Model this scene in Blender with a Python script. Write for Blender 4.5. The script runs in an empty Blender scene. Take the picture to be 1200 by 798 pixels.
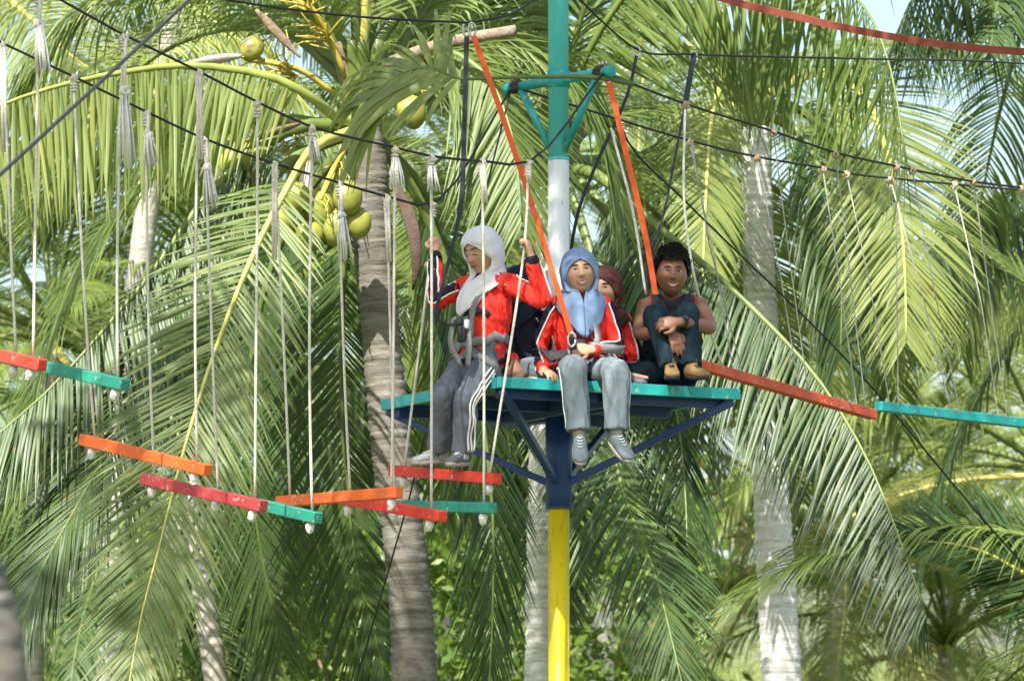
import bpy, bmesh, math, random
import numpy as np
from mathutils import Vector, Matrix, noise, Quaternion
from mathutils.bvhtree import BVHTree

scene = bpy.context.scene
COL = scene.collection
rad = math.radians
random.seed(7)

# ------------------------------------------------------------------ camera
FPX, CX, CY, PITCH = 6000.0, 600.0, 399.0, rad(6.2)
CAM = Vector((0, 0, 1.6))
cam_data = bpy.data.cameras.new('camera')
cam = bpy.data.objects.new('camera', cam_data)
COL.objects.link(cam)
cam.location = CAM
cam.rotation_euler = (math.pi / 2 + PITCH, 0, 0)
cam_data.sensor_width = 36.0
cam_data.lens = 36.0 * FPX / 1200.0
cam_data.clip_end = 6000
cam_data.dof.use_dof = True
cam_data.dof.focus_distance = 29.6
cam_data.dof.aperture_fstop = 5.2
scene.camera = cam

# ------------------------------------------------------------------ light
SUN_EL, SUN_AZ = 51.0, 203.0          # azimuth clockwise from +Y (the view direction)
world = bpy.data.worlds.new('World')
scene.world = world
world.use_nodes = True
wn = world.node_tree.nodes
sky = wn.new('ShaderNodeTexSky')
sky.sky_type = 'NISHITA'
sky.sun_disc = False
sky.sun_elevation = rad(SUN_EL)
sky.sun_rotation = rad(SUN_AZ)
sky.dust_density = 3.0
sky.air_density = 1.2
wn['Background'].inputs['Strength'].default_value = 0.095
world.node_tree.links.new(sky.outputs[0], wn['Background'].inputs['Color'])
sun_data = bpy.data.lights.new('sun', 'SUN')
sun_data.energy = 5.0
sun_data.angle = rad(0.53)
sun_data.color = (1.0, 0.95, 0.86)
sun = bpy.data.objects.new('sun', sun_data)
COL.objects.link(sun)
sd = Vector((math.sin(rad(SUN_AZ)) * math.cos(rad(SUN_EL)), math.cos(rad(SUN_AZ)) * math.cos(rad(SUN_EL)), math.sin(rad(SUN_EL))))
sun.rotation_euler = (-sd).to_track_quat('-Z', 'Y').to_euler()
sun.location = sd * 60
vs = scene.view_settings
vs.view_transform = 'Standard'
vs.look = 'None'
vs.gamma = 1.0
vs.exposure = 1.55
vs.use_curve_mapping = False
scene.render.engine = 'CYCLES'
scene.cycles.use_denoising = True
scene.cycles.max_bounces = 8
scene.cycles.diffuse_bounces = 4
scene.cycles.transmission_bounces = 6
scene.cycles.sample_clamp_indirect = 6

# ------------------------------------------------------------------ helpers
FWD = Vector((0, math.cos(PITCH), math.sin(PITCH)))
UPV = Vector((0, -math.sin(PITCH), math.cos(PITCH)))
RGT = Vector((1, 0, 0))


def ray(px, py):
    return FWD + RGT * ((px - CX) / FPX) + UPV * ((CY - py) / FPX)


def P(px, py, Y):
    """photo pixel + distance along +Y (known from the thing's own place) -> world point"""
    d = ray(px, py)
    return CAM + d * (Y / d.y)


def PV(px, py, p0, n):
    """photo pixel on the vertical plane through p0 with horizontal normal n"""
    d = ray(px, py)
    k = ((p0[0] - CAM.x) * n[0] + (p0[1] - CAM.y) * n[1]) / (d.x * n[0] + d.y * n[1])
    return CAM + d * k


def catmull(pts, n, closed=False):
    p = np.array([tuple(q) for q in pts], float)
    m = len(p)
    if m == 2:
        t = np.linspace(0, 1, n)[:, None]
        return p[0] * (1 - t) + p[1] * t
    seg = np.linalg.norm(p[1:, :3] - p[:-1, :3], axis=1) ** 0.5 + 1e-6
    k = np.concatenate([[0], np.cumsum(seg)])
    a = np.concatenate([[2 * p[0] - p[1]], p, [2 * p[-1] - p[-2]]])
    kk = np.concatenate([[-seg[0]], k, [k[-1] + seg[-1]]])
    out = []
    for t in np.linspace(0, k[-1], n):
        i = min(max(int(np.searchsorted(k, t, side='right')) - 1, 0), m - 2)
        t0, t1, t2, t3 = kk[i:i + 4]
        p0, p1, p2, p3 = a[i:i + 4]
        A1 = (t1 - t) / (t1 - t0) * p0 + (t - t0) / (t1 - t0) * p1
        A2 = (t2 - t) / (t2 - t1) * p1 + (t - t1) / (t2 - t1) * p2
        A3 = (t3 - t) / (t3 - t2) * p2 + (t - t2) / (t3 - t2) * p3
        B1 = (t2 - t) / (t2 - t0) * A1 + (t - t0) / (t2 - t0) * A2
        B2 = (t3 - t) / (t3 - t1) * A2 + (t - t1) / (t3 - t1) * A3
        out.append((t2 - t) / (t2 - t1) * B1 + (t - t1) / (t2 - t1) * B2)
    return np.array(out)


class MB:
    """collects geometry of one mesh object"""
    def __init__(self):
        self.v, self.f, self.m = [], [], []

    def add(self, verts, faces, mat=0):
        o = len(self.v)
        self.v += [tuple(q) for q in verts]
        self.f += [tuple(i + o for i in fc) for fc in faces]
        if isinstance(mat, list):
            self.m += mat
        else:
            self.m += [mat] * len(faces)

    def loft(self, path, radii, hint=(0, 0, 1), nseg=16, nring=None, mat=0, power=2.0, matfn=None, cap=True):
        """path: control points; radii: (ra, rb) per control point, ra along hint"""
        rr = [(r, r) if not hasattr(r, '__len__') else tuple(r) for r in radii]
        ctrl = [tuple(p) + r for p, r in zip(path, rr)]
        if nring is None:
            nring = max(2, (len(path) - 1) * 5 + 1)
        s = catmull(ctrl, nring) if nring != len(path) else np.array(ctrl, float)
        pts = [Vector(q[:3]) for q in s]
        h = Vector(hint)
        rings = []
        o = len(self.v)
        for i in range(len(pts)):
            t = (pts[min(i + 1, len(pts) - 1)] - pts[max(i - 1, 0)])
            t = t.normalized() if t.length > 1e-9 else Vector((0, 0, 1))
            a = h - t * h.dot(t)
            if a.length < 1e-4:
                a = t.orthogonal()
            a.normalize()
            h = a
            b = t.cross(a)
            for k in range(nseg):
                an = 2 * math.pi * k / nseg
                c, sn = math.cos(an), math.sin(an)
                if power != 2.0:
                    q = (abs(c) ** power + abs(sn) ** power) ** (-1 / power)
                    c, sn = c * q, sn * q
                self.v.append(tuple(pts[i] + a * (c * s[i][3]) + b * (sn * s[i][4])))
        n = len(pts)
        for i in range(n - 1):
            for k in range(nseg):
                k2 = (k + 1) % nseg
                self.f.append((o + i * nseg + k, o + i * nseg + k2, o + (i + 1) * nseg + k2, o + (i + 1) * nseg + k))
                self.m.append(matfn(i / (n - 1), 2 * math.pi * (k + .5) / nseg) if matfn else mat)
        if cap:
            for i, rev in ((0, True), (n - 1, False)):
                c = len(self.v)
                self.v.append(tuple(pts[i]))
                for k in range(nseg):
                    k2 = (k + 1) % nseg
                    q = (o + i * nseg + k2, o + i * nseg + k, c) if rev else (o + i * nseg + k, o + i * nseg + k2, c)
                    self.f.append(q)
                    self.m.append(matfn(i / (n - 1), 0) if matfn else mat)
        return self

    def tube(self, pts, r, nseg=8, nring=None, mat=0):
        rr = r if hasattr(r, '__len__') else [r] * len(pts)
        return self.loft(pts, rr, hint=(.31, .17, .93), nseg=nseg, nring=nring or len(pts), mat=mat)

    def box(self, c, ax, ay, az, bevel=0.0, mat=0):
        """box from centre and three half-axis vectors, with bevelled long edges"""
        c, ax, ay, az = Vector(c), Vector(ax), Vector(ay), Vector(az)
        lx, ly, lz = ax.length, ay.length, az.length
        ux, uy, uz = ax / lx, ay / ly, az / lz
        b = bevel
        V, F = [], []
        prof = [(-ly + b, -lz), (ly - b, -lz), (ly, -lz + b), (ly, lz - b), (ly - b, lz), (-ly + b, lz), (-ly, lz - b), (-ly, -lz + b)] if b > 0 else [(-ly, -lz), (ly, -lz), (ly, lz), (-ly, lz)]
        n = len(prof)
        xs = [-lx, -lx + b, lx - b, lx] if b > 0 else [-lx, lx]
        for j, x in enumerate(xs):
            k = 1.0 if (b == 0 or j in (1, 2)) else 1 - b / min(ly, lz)
            for (y, z) in prof:
                V.append(c + ux * x + uy * y * k + uz * z * k)
        for j in range(len(xs) - 1):
            for i in range(n):
                i2 = (i + 1) % n
                F.append((j * n + i, j * n + i2, (j + 1) * n + i2, (j + 1) * n + i))
        F.append(tuple(range(n))[::-1])
        F.append(tuple((len(xs) - 1) * n + i for i in range(n)))
        self.add(V, F, mat)
        return self

    def ribbon(self, pts, w, th, hint=(0, -1, 0), mat=0):
        """flat webbing strap: w wide, th thick, broad face towards hint"""
        pts = [Vector(p) for p in pts]
        o = len(self.v)
        for i, p in enumerate(pts):
            t = (pts[min(i + 1, len(pts) - 1)] - pts[max(i - 1, 0)]).normalized()
            hh = hint[i] if isinstance(hint, list) else hint
            nrm = Vector(hh)
            nrm = (nrm - t * nrm.dot(t))
            nrm = nrm.normalized() if nrm.length > 1e-5 else t.orthogonal()
            s = t.cross(nrm)
            ww = w[i] if hasattr(w, '__len__') else w
            for a, b in ((-1, -1), (1, -1), (1, 1), (-1, 1)):
                self.v.append(tuple(p + s * (a * ww / 2) + nrm * (b * th / 2)))
        for i in range(len(pts) - 1):
            for k in range(4):
                k2 = (k + 1) % 4
                self.f.append((o + i * 4 + k, o + i * 4 + k2, o + (i + 1) * 4 + k2, o + (i + 1) * 4 + k))
                self.m.append(mat)
        e = o + (len(pts) - 1) * 4
        self.f += [(o + 3, o + 2, o + 1, o), (e, e + 1, e + 2, e + 3)]
        self.m += [mat, mat]
        return self

    def sphere(self, c, r, nu=16, nv=10, rot=None, mat=0):
        c = Vector(c)
        r = r if hasattr(r, '__len__') else (r, r, r)
        V = []
        for j in range(nv + 1):
            th = math.pi * j / nv
            for i in range(nu):
                ph = 2 * math.pi * i / nu
                q = Vector((r[0] * math.sin(th) * math.cos(ph), r[1] * math.sin(th) * math.sin(ph), r[2] * math.cos(th)))
                V.append(c + (rot @ q if rot else q))
        F = []
        for j in range(nv):
            for i in range(nu):
                i2 = (i + 1) % nu
                F.append((j * nu + i, (j + 1) * nu + i, (j + 1) * nu + i2, j * nu + i2))
        self.add(V, F, mat)
        return self

    def mesh(self, name, base=(0, 0, 0)):
        me = bpy.data.meshes.new(name)
        b = Vector(base)
        me.from_pydata([tuple(Vector(q) - b) for q in self.v], [], self.f)
        me.polygons.foreach_set('material_index', self.m)
        me.validate()
        me.update()
        return me

    def build(self, name, mats, parent=None, smooth=True, base=None):
        me = self.mesh(name, base if base is not None else (parent_base(parent)))
        return link(name, me, mats, parent, smooth)


def parent_base(p):
    b = Vector((0, 0, 0))
    while p is not None:
        b = b + p.location
        p = p.parent
    return b


def link(name, me, mats, parent=None, smooth=True):
    for m in (mats if isinstance(mats, (list, tuple)) else [mats]):
        me.materials.append(m)
    if smooth:
        me.polygons.foreach_set('use_smooth', [True] * len(me.polygons))
    o = bpy.data.objects.new(name, me)
    COL.objects.link(o)
    o.parent = parent
    return o


def tag(o, label=None, cat=None, group=None, kind=None):
    if label:
        o['label'] = label
    if cat:
        o['category'] = cat
    if group:
        o['group'] = group
    if kind:
        o['kind'] = kind
    return o


def thing(name, base, label, cat, group=None):
    o = bpy.data.objects.new(name, None)
    COL.objects.link(o)
    o.location = base
    o.empty_display_size = .1
    return tag(o, label, cat, group)


# ------------------------------------------------------------------ materials
def mat_new(name):
    m = bpy.data.materials.new(name)
    m.use_nodes = True
    nt = m.node_tree
    return m, nt, nt.nodes, nt.links, nt.nodes['Principled BSDF']


def add(nodes, typ, **kw):
    n = nodes.new(typ)
    for k, v in kw.items():
        if k in n.inputs.keys():
            n.inputs[k].default_value = v
        else:
            setattr(n, k, v)
    return n


def ramp(nodes, stops):
    n = nodes.new('ShaderNodeValToRGB')
    e = n.color_ramp.elements
    while len(e) < len(stops):
        e.new(.5)
    for el, (p, c) in zip(e, stops):
        el.position = p
        el.color = tuple(c) + (1,)
    return n


def basic(name, col, rough=.6, var=.15, scale=8.0, bump=.0, bscale=60.0, spec=.4, dirt=None, dirt_amt=.5, stretch=(1, 1, 1), metallic=0.0, bdist=.01, bstretch=None, chip=None, chip_scale=38.0, chip_at=.64):
    """paint, cloth, timber: colour broken up by noise, optional dirt and relief"""
    m, nt, N, L, B = mat_new(name)
    tc = add(N, 'ShaderNodeTexCoord')
    mp = add(N, 'ShaderNodeMapping')
    mp.inputs['Scale'].default_value = stretch
    L.new(tc.outputs['Object'], mp.inputs[0])
    nz = add(N, 'ShaderNodeTexNoise', Scale=scale, Detail=6.0, Roughness=.6)
    L.new(mp.outputs[0], nz.inputs['Vector'])
    lo = tuple(max(0, c * (1 - var)) for c in col)
    hi = tuple(min(1, c * (1 + var)) for c in col)
    r = ramp(N, [(.3, lo), (.7, hi)])
    L.new(nz.outputs[0], r.inputs[0])
    out = r.outputs[0]
    if dirt:
        n2 = add(N, 'ShaderNodeTexNoise', Scale=scale * 2.7, Detail=8.0, Roughness=.7)
        L.new(mp.outputs[0], n2.inputs['Vector'])
        r2 = ramp(N, [(.52, (0, 0, 0)), (.72, (dirt_amt,) * 3)])
        L.new(n2.outputs[0], r2.inputs[0])
        mx = add(N, 'ShaderNodeMixRGB')
        mx.inputs[2].default_value = tuple(dirt) + (1,)
        L.new(r2.outputs[0], mx.inputs[0])
        L.new(out, mx.inputs[1])
        out = mx.outputs[0]
    if chip:
        n4 = add(N, 'ShaderNodeTexNoise', Scale=chip_scale, Detail=5.0, Roughness=.65)
        L.new(mp.outputs[0], n4.inputs['Vector'])
        r4 = ramp(N, [(chip_at, (0, 0, 0)), (chip_at + .03, (.85,) * 3)])
        L.new(n4.outputs[0], r4.inputs[0])
        m4 = add(N, 'ShaderNodeMixRGB')
        m4.inputs[2].default_value = tuple(chip) + (1,)
        L.new(r4.outputs[0], m4.inputs[0])
        L.new(out, m4.inputs[1])
        out = m4.outputs[0]
    L.new(out, B.inputs['Base Color'])
    B.inputs['Roughness'].default_value = rough
    B.inputs['Specular IOR Level'].default_value = spec
    B.inputs['Metallic'].default_value = metallic
    if bump:
        nb = add(N, 'ShaderNodeTexNoise', Scale=bscale, Detail=4.0)
        if bstretch:
            mp2 = add(N, 'ShaderNodeMapping')
            mp2.inputs['Scale'].default_value = bstretch
            mp2.inputs['Rotation'].default_value = (.35, .3, 0)
            L.new(tc.outputs['Object'], mp2.inputs[0])
            L.new(mp2.outputs[0], nb.inputs['Vector'])
        else:
            L.new(mp.outputs[0], nb.inputs['Vector'])
        bp = add(N, 'ShaderNodeBump', Strength=bump, Distance=bdist)
        L.new(nb.outputs[0], bp.inputs['Height'])
        L.new(bp.outputs[0], B.inputs['Normal'])
    return m


def leaf_mat(name, c_dark, c_light, c_trans, tr=.38, rough=.42, tip=(.20, .16, .05), yellow=(.30, .27, .05), yamt=.25):
    """palm leaflets: each leaflet its own tone, glossy top, light shining through"""
    m, nt, N, L, B = mat_new(name)
    geo = add(N, 'ShaderNodeNewGeometry')
    oi = add(N, 'ShaderNodeObjectInfo')
    tc = add(N, 'ShaderNodeTexCoord')
    nz = add(N, 'ShaderNodeTexNoise', Scale=1.3, Detail=4.0)
    L.new(tc.outputs['Object'], nz.inputs['Vector'])
    a1 = add(N, 'ShaderNodeMath', operation='MULTIPLY_ADD')
    a1.inputs[1].default_value = .55
    L.new(geo.outputs['Random Per Island'], a1.inputs[0])
    L.new(nz.outputs[0], a1.inputs[2])
    a2 = add(N, 'ShaderNodeMath', operation='MULTIPLY_ADD')
    a2.inputs[1].default_value = .35
    L.new(oi.outputs['Random'], a2.inputs[0])
    L.new(a1.outputs[0], a2.inputs[2])
    r = ramp(N, [(.35, c_dark), (1.15 / 1.3, c_light)])
    L.new(a2.outputs[0], r.inputs[0])
    # yellowed leaflets
    ry = ramp(N, [(.72, (0, 0, 0)), (.98, (yamt,) * 3)])
    L.new(geo.outputs['Random Per Island'], ry.inputs[0])
    mx = add(N, 'ShaderNodeMixRGB')
    mx.inputs[2].default_value = tuple(yellow) + (1,)
    L.new(ry.outputs[0], mx.inputs[0])
    L.new(r.outputs[0], mx.inputs[1])
    # dry patches
    n3 = add(N, 'ShaderNodeTexNoise', Scale=9.0, Detail=5.0)
    L.new(tc.outputs['Object'], n3.inputs['Vector'])
    rd = ramp(N, [(.64, (0, 0, 0)), (.74, (.55,) * 3)])
    L.new(n3.outputs[0], rd.inputs[0])
    mx2 = add(N, 'ShaderNodeMixRGB')
    mx2.inputs[2].default_value = tuple(tip) + (1,)
    L.new(rd.outputs[0], mx2.inputs[0])
    L.new(mx.outputs[0], mx2.inputs[1])
    L.new(mx2.outputs[0], B.inputs['Base Color'])
    B.inputs['Roughness'].default_value = rough
    B.inputs['Specular IOR Level'].default_value = .38
    T = add(N, 'ShaderNodeBsdfTranslucent')
    mt = add(N, 'ShaderNodeMixRGB', blend_type='MULTIPLY')
    mt.inputs[0].default_value = 0.35
    mt.inputs[1].default_value = tuple(c_trans) + (1,)
    sc = add(N, 'ShaderNodeMixRGB', blend_type='MIX')
    sc.inputs[0].default_value = .35
    sc.inputs[1].default_value = tuple(c_trans) + (1,)
    L.new(mx2.outputs[0], sc.inputs[2])
    L.new(sc.outputs[0], T.inputs['Color'])
    ms = add(N, 'ShaderNodeMixShader')
    ms.inputs[0].default_value = tr
    L.new(B.outputs[0], ms.inputs[1])
    L.new(T.outputs[0], ms.inputs[2])
    L.new(ms.outputs[0], N['Material Output'].inputs['Surface'])
    return m


def trunk_mat(name, base, dark, pale, ring=22.0):
    m, nt, N, L, B = mat_new(name)
    tc = add(N, 'ShaderNodeTexCoord')
    mp = add(N, 'ShaderNodeMapping')
    mp.inputs['Scale'].default_value = (1.2, 1.2, 9.0)
    L.new(tc.outputs['Object'], mp.inputs[0])
    nz = add(N, 'ShaderNodeTexNoise', Scale=3.0, Detail=9.0, Roughness=.72)
    L.new(mp.outputs[0], nz.inputs['Vector'])
    r = ramp(N, [(.28, dark), (.5, base), (.75, pale)])
    L.new(nz.outputs[0], r.inputs[0])
    wv = add(N, 'ShaderNodeTexWave', wave_type='BANDS', bands_direction='Z', wave_profile='SAW')
    wv.inputs['Scale'].default_value = ring / 6.28 * 1.0
    wv.inputs['Distortion'].default_value = 7.0
    wv.inputs['Detail'].default_value = 3.0
    wv.inputs['Detail Scale'].default_value = 1.5
    L.new(tc.outputs['Object'], wv.inputs['Vector'])
    rw = ramp(N, [(.0, (.45, .42, .4)), (.12, (1, 1, 1))])
    L.new(wv.outputs[0], rw.inputs[0])
    mu = add(N, 'ShaderNodeMixRGB', blend_type='MULTIPLY')
    mu.inputs[0].default_value = .75
    L.new(r.outputs[0], mu.inputs[1])
    L.new(rw.outputs[0], mu.inputs[2])
    # lichen patches
    n2 = add(N, 'ShaderNodeTexNoise', Scale=5.0, Detail=7.0, Roughness=.6)
    L.new(tc.outputs['Object'], n2.inputs['Vector'])
    r2 = ramp(N, [(.56, (0, 0, 0)), (.66, (.6,) * 3)])
    L.new(n2.outputs[0], r2.inputs[0])
    mx = add(N, 'ShaderNodeMixRGB')
    mx.inputs[2].default_value = tuple(pale) + (1,)
    L.new(r2.outputs[0], mx.inputs[0])
    L.new(mu.outputs[0], mx.inputs[1])
    L.new(mx.outputs[0], B.inputs['Base Color'])
    B.inputs['Roughness'].default_value = .9
    B.inputs['Specular IOR Level'].default_value = .15
    bp = add(N, 'ShaderNodeBump', Strength=.6, Distance=.02)
    ad = add(N, 'ShaderNodeMath', operation='ADD')
    L.new(nz.outputs[0], ad.inputs[0])
    L.new(wv.outputs[0], ad.inputs[1])
    L.new(ad.outputs[0], bp.inputs['Height'])
    L.new(bp.outputs[0], B.inputs['Normal'])
    return m


M = {}
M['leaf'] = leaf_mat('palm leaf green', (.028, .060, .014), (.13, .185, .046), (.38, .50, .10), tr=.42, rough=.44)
M['leaf_dark'] = leaf_mat('palm leaf deep green with shade', (.013, .034, .011), (.055, .098, .030), (.14, .24, .05), tr=.3, rough=.42, yamt=.1)  # deep green; also puts shade into the colour of the big palm's fronds
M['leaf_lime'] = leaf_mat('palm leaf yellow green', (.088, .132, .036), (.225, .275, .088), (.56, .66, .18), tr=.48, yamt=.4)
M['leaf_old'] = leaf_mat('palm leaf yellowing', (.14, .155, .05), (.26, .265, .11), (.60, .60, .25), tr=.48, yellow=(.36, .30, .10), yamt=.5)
M['midrib'] = basic('palm midrib', (.40, .39, .10), .45, .25, 5)
M['midrib_lime'] = basic('palm midrib lime', (.22, .26, .06), .45, .25, 5)
M['midrib_green'] = basic('palm midrib green', (.10, .14, .03), .45, .25, 5)
M['sheath'] = basic('dry sheath', (.15, .11, .07), .9, .4, 14, bump=.8, bscale=50)
M['sheath_dark'] = basic('dark dry sheath', (.06, .04, .028), .9, .4, 14, bump=.8, bscale=50)
M['spathe'] = basic('grey dry spathe', (.36, .32, .27), .7, .3, 10, bump=.5, bscale=40, stretch=(1, 1, .2))
M['cut_stalk'] = basic('weathered leaf stalk', (.20, .165, .12), .9, .4, 12, bump=.6, bscale=40, dirt=(.10, .08, .055), dirt_amt=.8)
M['stalk'] = basic('yellow fruit stalk', (.36, .30, .05), .5, .3, 12)
M['coconut'] = basic('green coconut', (.20, .215, .035), .42, .35, 7, dirt=(.16, .11, .05), dirt_amt=.8, chip=(.12, .08, .045), chip_scale=9.0, chip_at=.62)
M['trunk_grey'] = trunk_mat('palm bark grey', (.165, .153, .132), (.080, .072, .060), (.26, .245, .22))
M['trunk_mid'] = trunk_mat('palm bark mid grey', (.36, .345, .31), (.20, .185, .16), (.50, .48, .45))
M['trunk_pale'] = trunk_mat('palm bark pale', (.72, .71, .69), (.52, .50, .47), (.80, .79, .77), ring=26)
M['ground'] = basic('grassy ground', (.07, .09, .03), .95, .5, 1.5, bump=.6, bscale=30, dirt=(.20, .15, .09), dirt_amt=.8)
M['cyan'] = basic('cyan pole paint', (.09, .55, .54), .42, .08, 4, dirt=(.10, .28, .25), dirt_amt=.5, stretch=(3, 3, .5), bump=.1, bscale=40, chip=(.13, .075, .045), chip_scale=16.0, chip_at=.66)
M['turq'] = basic('turquoise paint', (.02, .33, .32), .42, .12, 5, dirt=(.05, .22, .20), dirt_amt=.35, bump=.08, bscale=90, chip=(.42, .36, .30), chip_scale=24.0, chip_at=.615)
M['teal'] = basic('teal timber paint', (.018, .235, .165), .5, .15, 14, dirt=(.10, .25, .20), dirt_amt=.7, bump=.2, bscale=70, chip=(.42, .36, .30), chip_scale=24.0, chip_at=.615)
M['white_paint'] = basic('white pole paint', (.70, .74, .74), .42, .06, 4, dirt=(.36, .33, .27), dirt_amt=.55, stretch=(3, 3, .5), bump=.1, bscale=40, chip=(.13, .075, .045), chip_scale=16.0, chip_at=.66)
M['blue_paint'] = basic('blue steel paint', (.015, .047, .175), .4, .2, 6, dirt=(.05, .05, .08), dirt_amt=.4, chip=(.13, .075, .045), chip_scale=16.0, chip_at=.66)
M['yellow_paint'] = basic('yellow pole paint', (.70, .56, .008), .42, .12, 4, dirt=(.26, .17, .03), dirt_amt=.6, stretch=(3, 3, .5), bump=.1, bscale=40, chip=(.13, .075, .045), chip_scale=16.0, chip_at=.66)
M['plank'] = basic('weathered deck plank', (.13, .13, .125), .85, .3, 6, bump=.4, bscale=40, stretch=(1, 1, 4))
M['orange'] = basic('orange timber paint', (.78, .135, .022), .5, .12, 14, dirt=(.45, .12, .04), dirt_amt=.8, bump=.25, bscale=60, chip=(.42, .36, .30), chip_scale=24.0, chip_at=.615)
M['red'] = basic('red timber paint', (.62, .042, .022), .5, .12, 14, dirt=(.35, .05, .03), dirt_amt=.8, bump=.25, bscale=60, chip=(.42, .36, .30), chip_scale=24.0, chip_at=.615)
M['crimson'] = basic('faded crimson timber paint', (.45, .05, .055), .55, .15, 14, dirt=(.30, .10, .09), dirt_amt=.8, bump=.25, bscale=60, chip=(.42, .36, .30), chip_scale=24.0, chip_at=.615)
M['rust_red'] = basic('rust red timber paint', (.52, .085, .035), .5, .12, 14, dirt=(.30, .06, .03), dirt_amt=.8, bump=.2, bscale=60, chip=(.42, .36, .30), chip_scale=24.0, chip_at=.615)
M['rope'] = basic('pale nylon rope', (.68, .63, .53), .85, .18, 60, bump=.9, bscale=160, dirt=(.36, .29, .19), dirt_amt=.5)
M['rope_grey'] = basic('weathered grey rope', (.33, .33, .28), .9, .18, 60, bump=.9, bscale=160)
M['rope_white'] = basic('frayed white rope', (.82, .80, .75), .9, .15, 60, bump=1.0, bscale=220)
M['rope_tan'] = basic('tan rope binding', (.42, .32, .21), .9, .25, 60, bump=.9, bscale=160)
M['cable'] = basic('dark steel cable', (.035, .034, .034), .5, .3, 40, metallic=.4)
M['strap_orange'] = basic('orange webbing', (.72, .10, .018), .7, .12, 25, bump=.4, bscale=200)
M['strap_red'] = basic('brick red webbing', (.20, .045, .027), .7, .2, 12, bump=.4, bscale=150)
M['strap_black'] = basic('black webbing', (.018, .022, .03), .7, .2, 30, bump=.4, bscale=200)
M['strap_grey'] = basic('grey webbing', (.20, .20, .205), .7, .15, 30, bump=.4, bscale=200)
M['steel'] = basic('galvanised steel', (.45, .45, .46), .35, .2, 20, metallic=.9)
M['rusty'] = basic('rusty clamp', (.06, .04, .035), .75, .4, 20, bump=.6, bscale=70)
M['skin'] = basic('skin warm brown', (.45, .255, .16), .5, .06, 12, bump=.05, bscale=150)
M['skin_dark'] = basic('skin deep brown', (.22, .105, .06), .45, .08, 12, bump=.05, bscale=150)
M['lip'] = basic('lips', (.30, .085, .07), .45, .05, 20)
M['teeth'] = basic('teeth', (.78, .75, .68), .3, .02, 20)
M['eye_white'] = basic('eye white', (.50, .48, .45), .2, .02, 20)
M['eye_dark'] = basic('eye iris', (.012, .008, .006), .15, .02, 20)
M['hair'] = basic('black curly hair', (.010, .009, .009), .6, .4, 60, bump=1.0, bscale=120, spec=.2)
M['jacket_red'] = basic('red track jacket', (.70, .035, .025), .55, .10, 10, bump=.35, bscale=36, bdist=.015, bstretch=(1, 1, .25), spec=.12)
M['jacket_black'] = basic('navy black track jacket', (.014, .016, .026), .6, .2, 10, bump=.35, bscale=36, bdist=.015, bstretch=(1, 1, .25), spec=.12)
M['piping'] = basic('white piping', (.78, .76, .76), .6, .05, 20)
M['trouser_grey'] = basic('slate track trousers', (.115, .132, .16), .7, .12, 10, bump=.35, bscale=36, bdist=.015, bstretch=(1, 1, .25), spec=.12)
M['trouser_light'] = basic('light blue grey track trousers', (.145, .18, .20), .7, .10, 10, bump=.35, bscale=36, bdist=.015, bstretch=(1, 1, .25), spec=.12)
M['jeans'] = basic('dark teal jeans', (.012, .026, .036), .85, .25, 30, bump=.35, bscale=36, bdist=.015, bstretch=(1, 1, .25), spec=.12)
M['vest'] = basic('charcoal sleeveless shirt', (.035, .033, .036), .85, .2, 20, bump=.35, bscale=36, bdist=.015, bstretch=(1, 1, .25), spec=.12)
M['vest_red'] = basic('maroon shirt trim', (.30, .02, .03), .8, .1, 20)
M['scarf_white'] = basic('white grey headscarf', (.70, .70, .73), .8, .06, 8, bump=.3, bscale=30, bdist=.015, bstretch=(1, 1, .3), spec=.12)
M['scarf_blue'] = basic('slate blue headscarf', (.19, .28, .44), .8, .10, 8, bump=.3, bscale=30, bdist=.015, bstretch=(1, 1, .3), spec=.12)
M['scarf_brown'] = basic('dark brown headscarf', (.085, .035, .028), .8, .10, 8, bump=.3, bscale=30, bdist=.015, bstretch=(1, 1, .3), spec=.12)
M['scarf_navy'] = basic('navy headscarf', (.018, .022, .04), .8, .10, 8, bump=.3, bscale=30, bdist=.015, bstretch=(1, 1, .3), spec=.12)
M['shoe_grey'] = basic('grey blue canvas shoe', (.14, .17, .19), .7, .12, 18, bump=.3, bscale=90)
M['shoe_white'] = basic('white trainer', (.36, .38, .39), .6, .08, 18)
M['shoe_blue'] = basic('navy shoe stripe', (.03, .06, .20), .6, .1, 18)
M['shoe_dark'] = basic('charcoal trainer', (.11, .115, .13), .7, .1, 18)
M['sole'] = basic('pale rubber sole', (.34, .33, .30), .7, .08, 18)
M['boot'] = basic('tan suede boot', (.27, .165, .06), .85, .2, 20, bump=.4, bscale=80)
M['boot_sole'] = basic('dark rubber sole', (.035, .03, .028), .7, .2, 20)
M['sock'] = basic('sock', (.35, .30, .26), .9, .1, 20)
M['bush'] = leaf_mat('shrub leaf', (.035, .075, .014), (.11, .18, .035), (.30, .46, .07), tr=.4)
M['clip'] = basic('white buckle', (.65, .70, .78), .4, .05, 20)

for k_ in ('skin', 'skin_dark'):
    b_ = M[k_].node_tree.nodes['Principled BSDF']
    b_.inputs['Subsurface Weight'].default_value = .18
    b_.inputs['Subsurface Radius'].default_value = (.012, .005, .003)
    b_.inputs['Subsurface Scale'].default_value = 1.0

# ------------------------------------------------------------------ ground
g = MB()
g.add([(-900, -300, 0), (900, -300, 0), (900, 2600, 0), (-900, 2600, 0)], [(0, 1, 2, 3)])
tag(g.build('ground', M['ground'], smooth=False), kind='structure')

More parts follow.
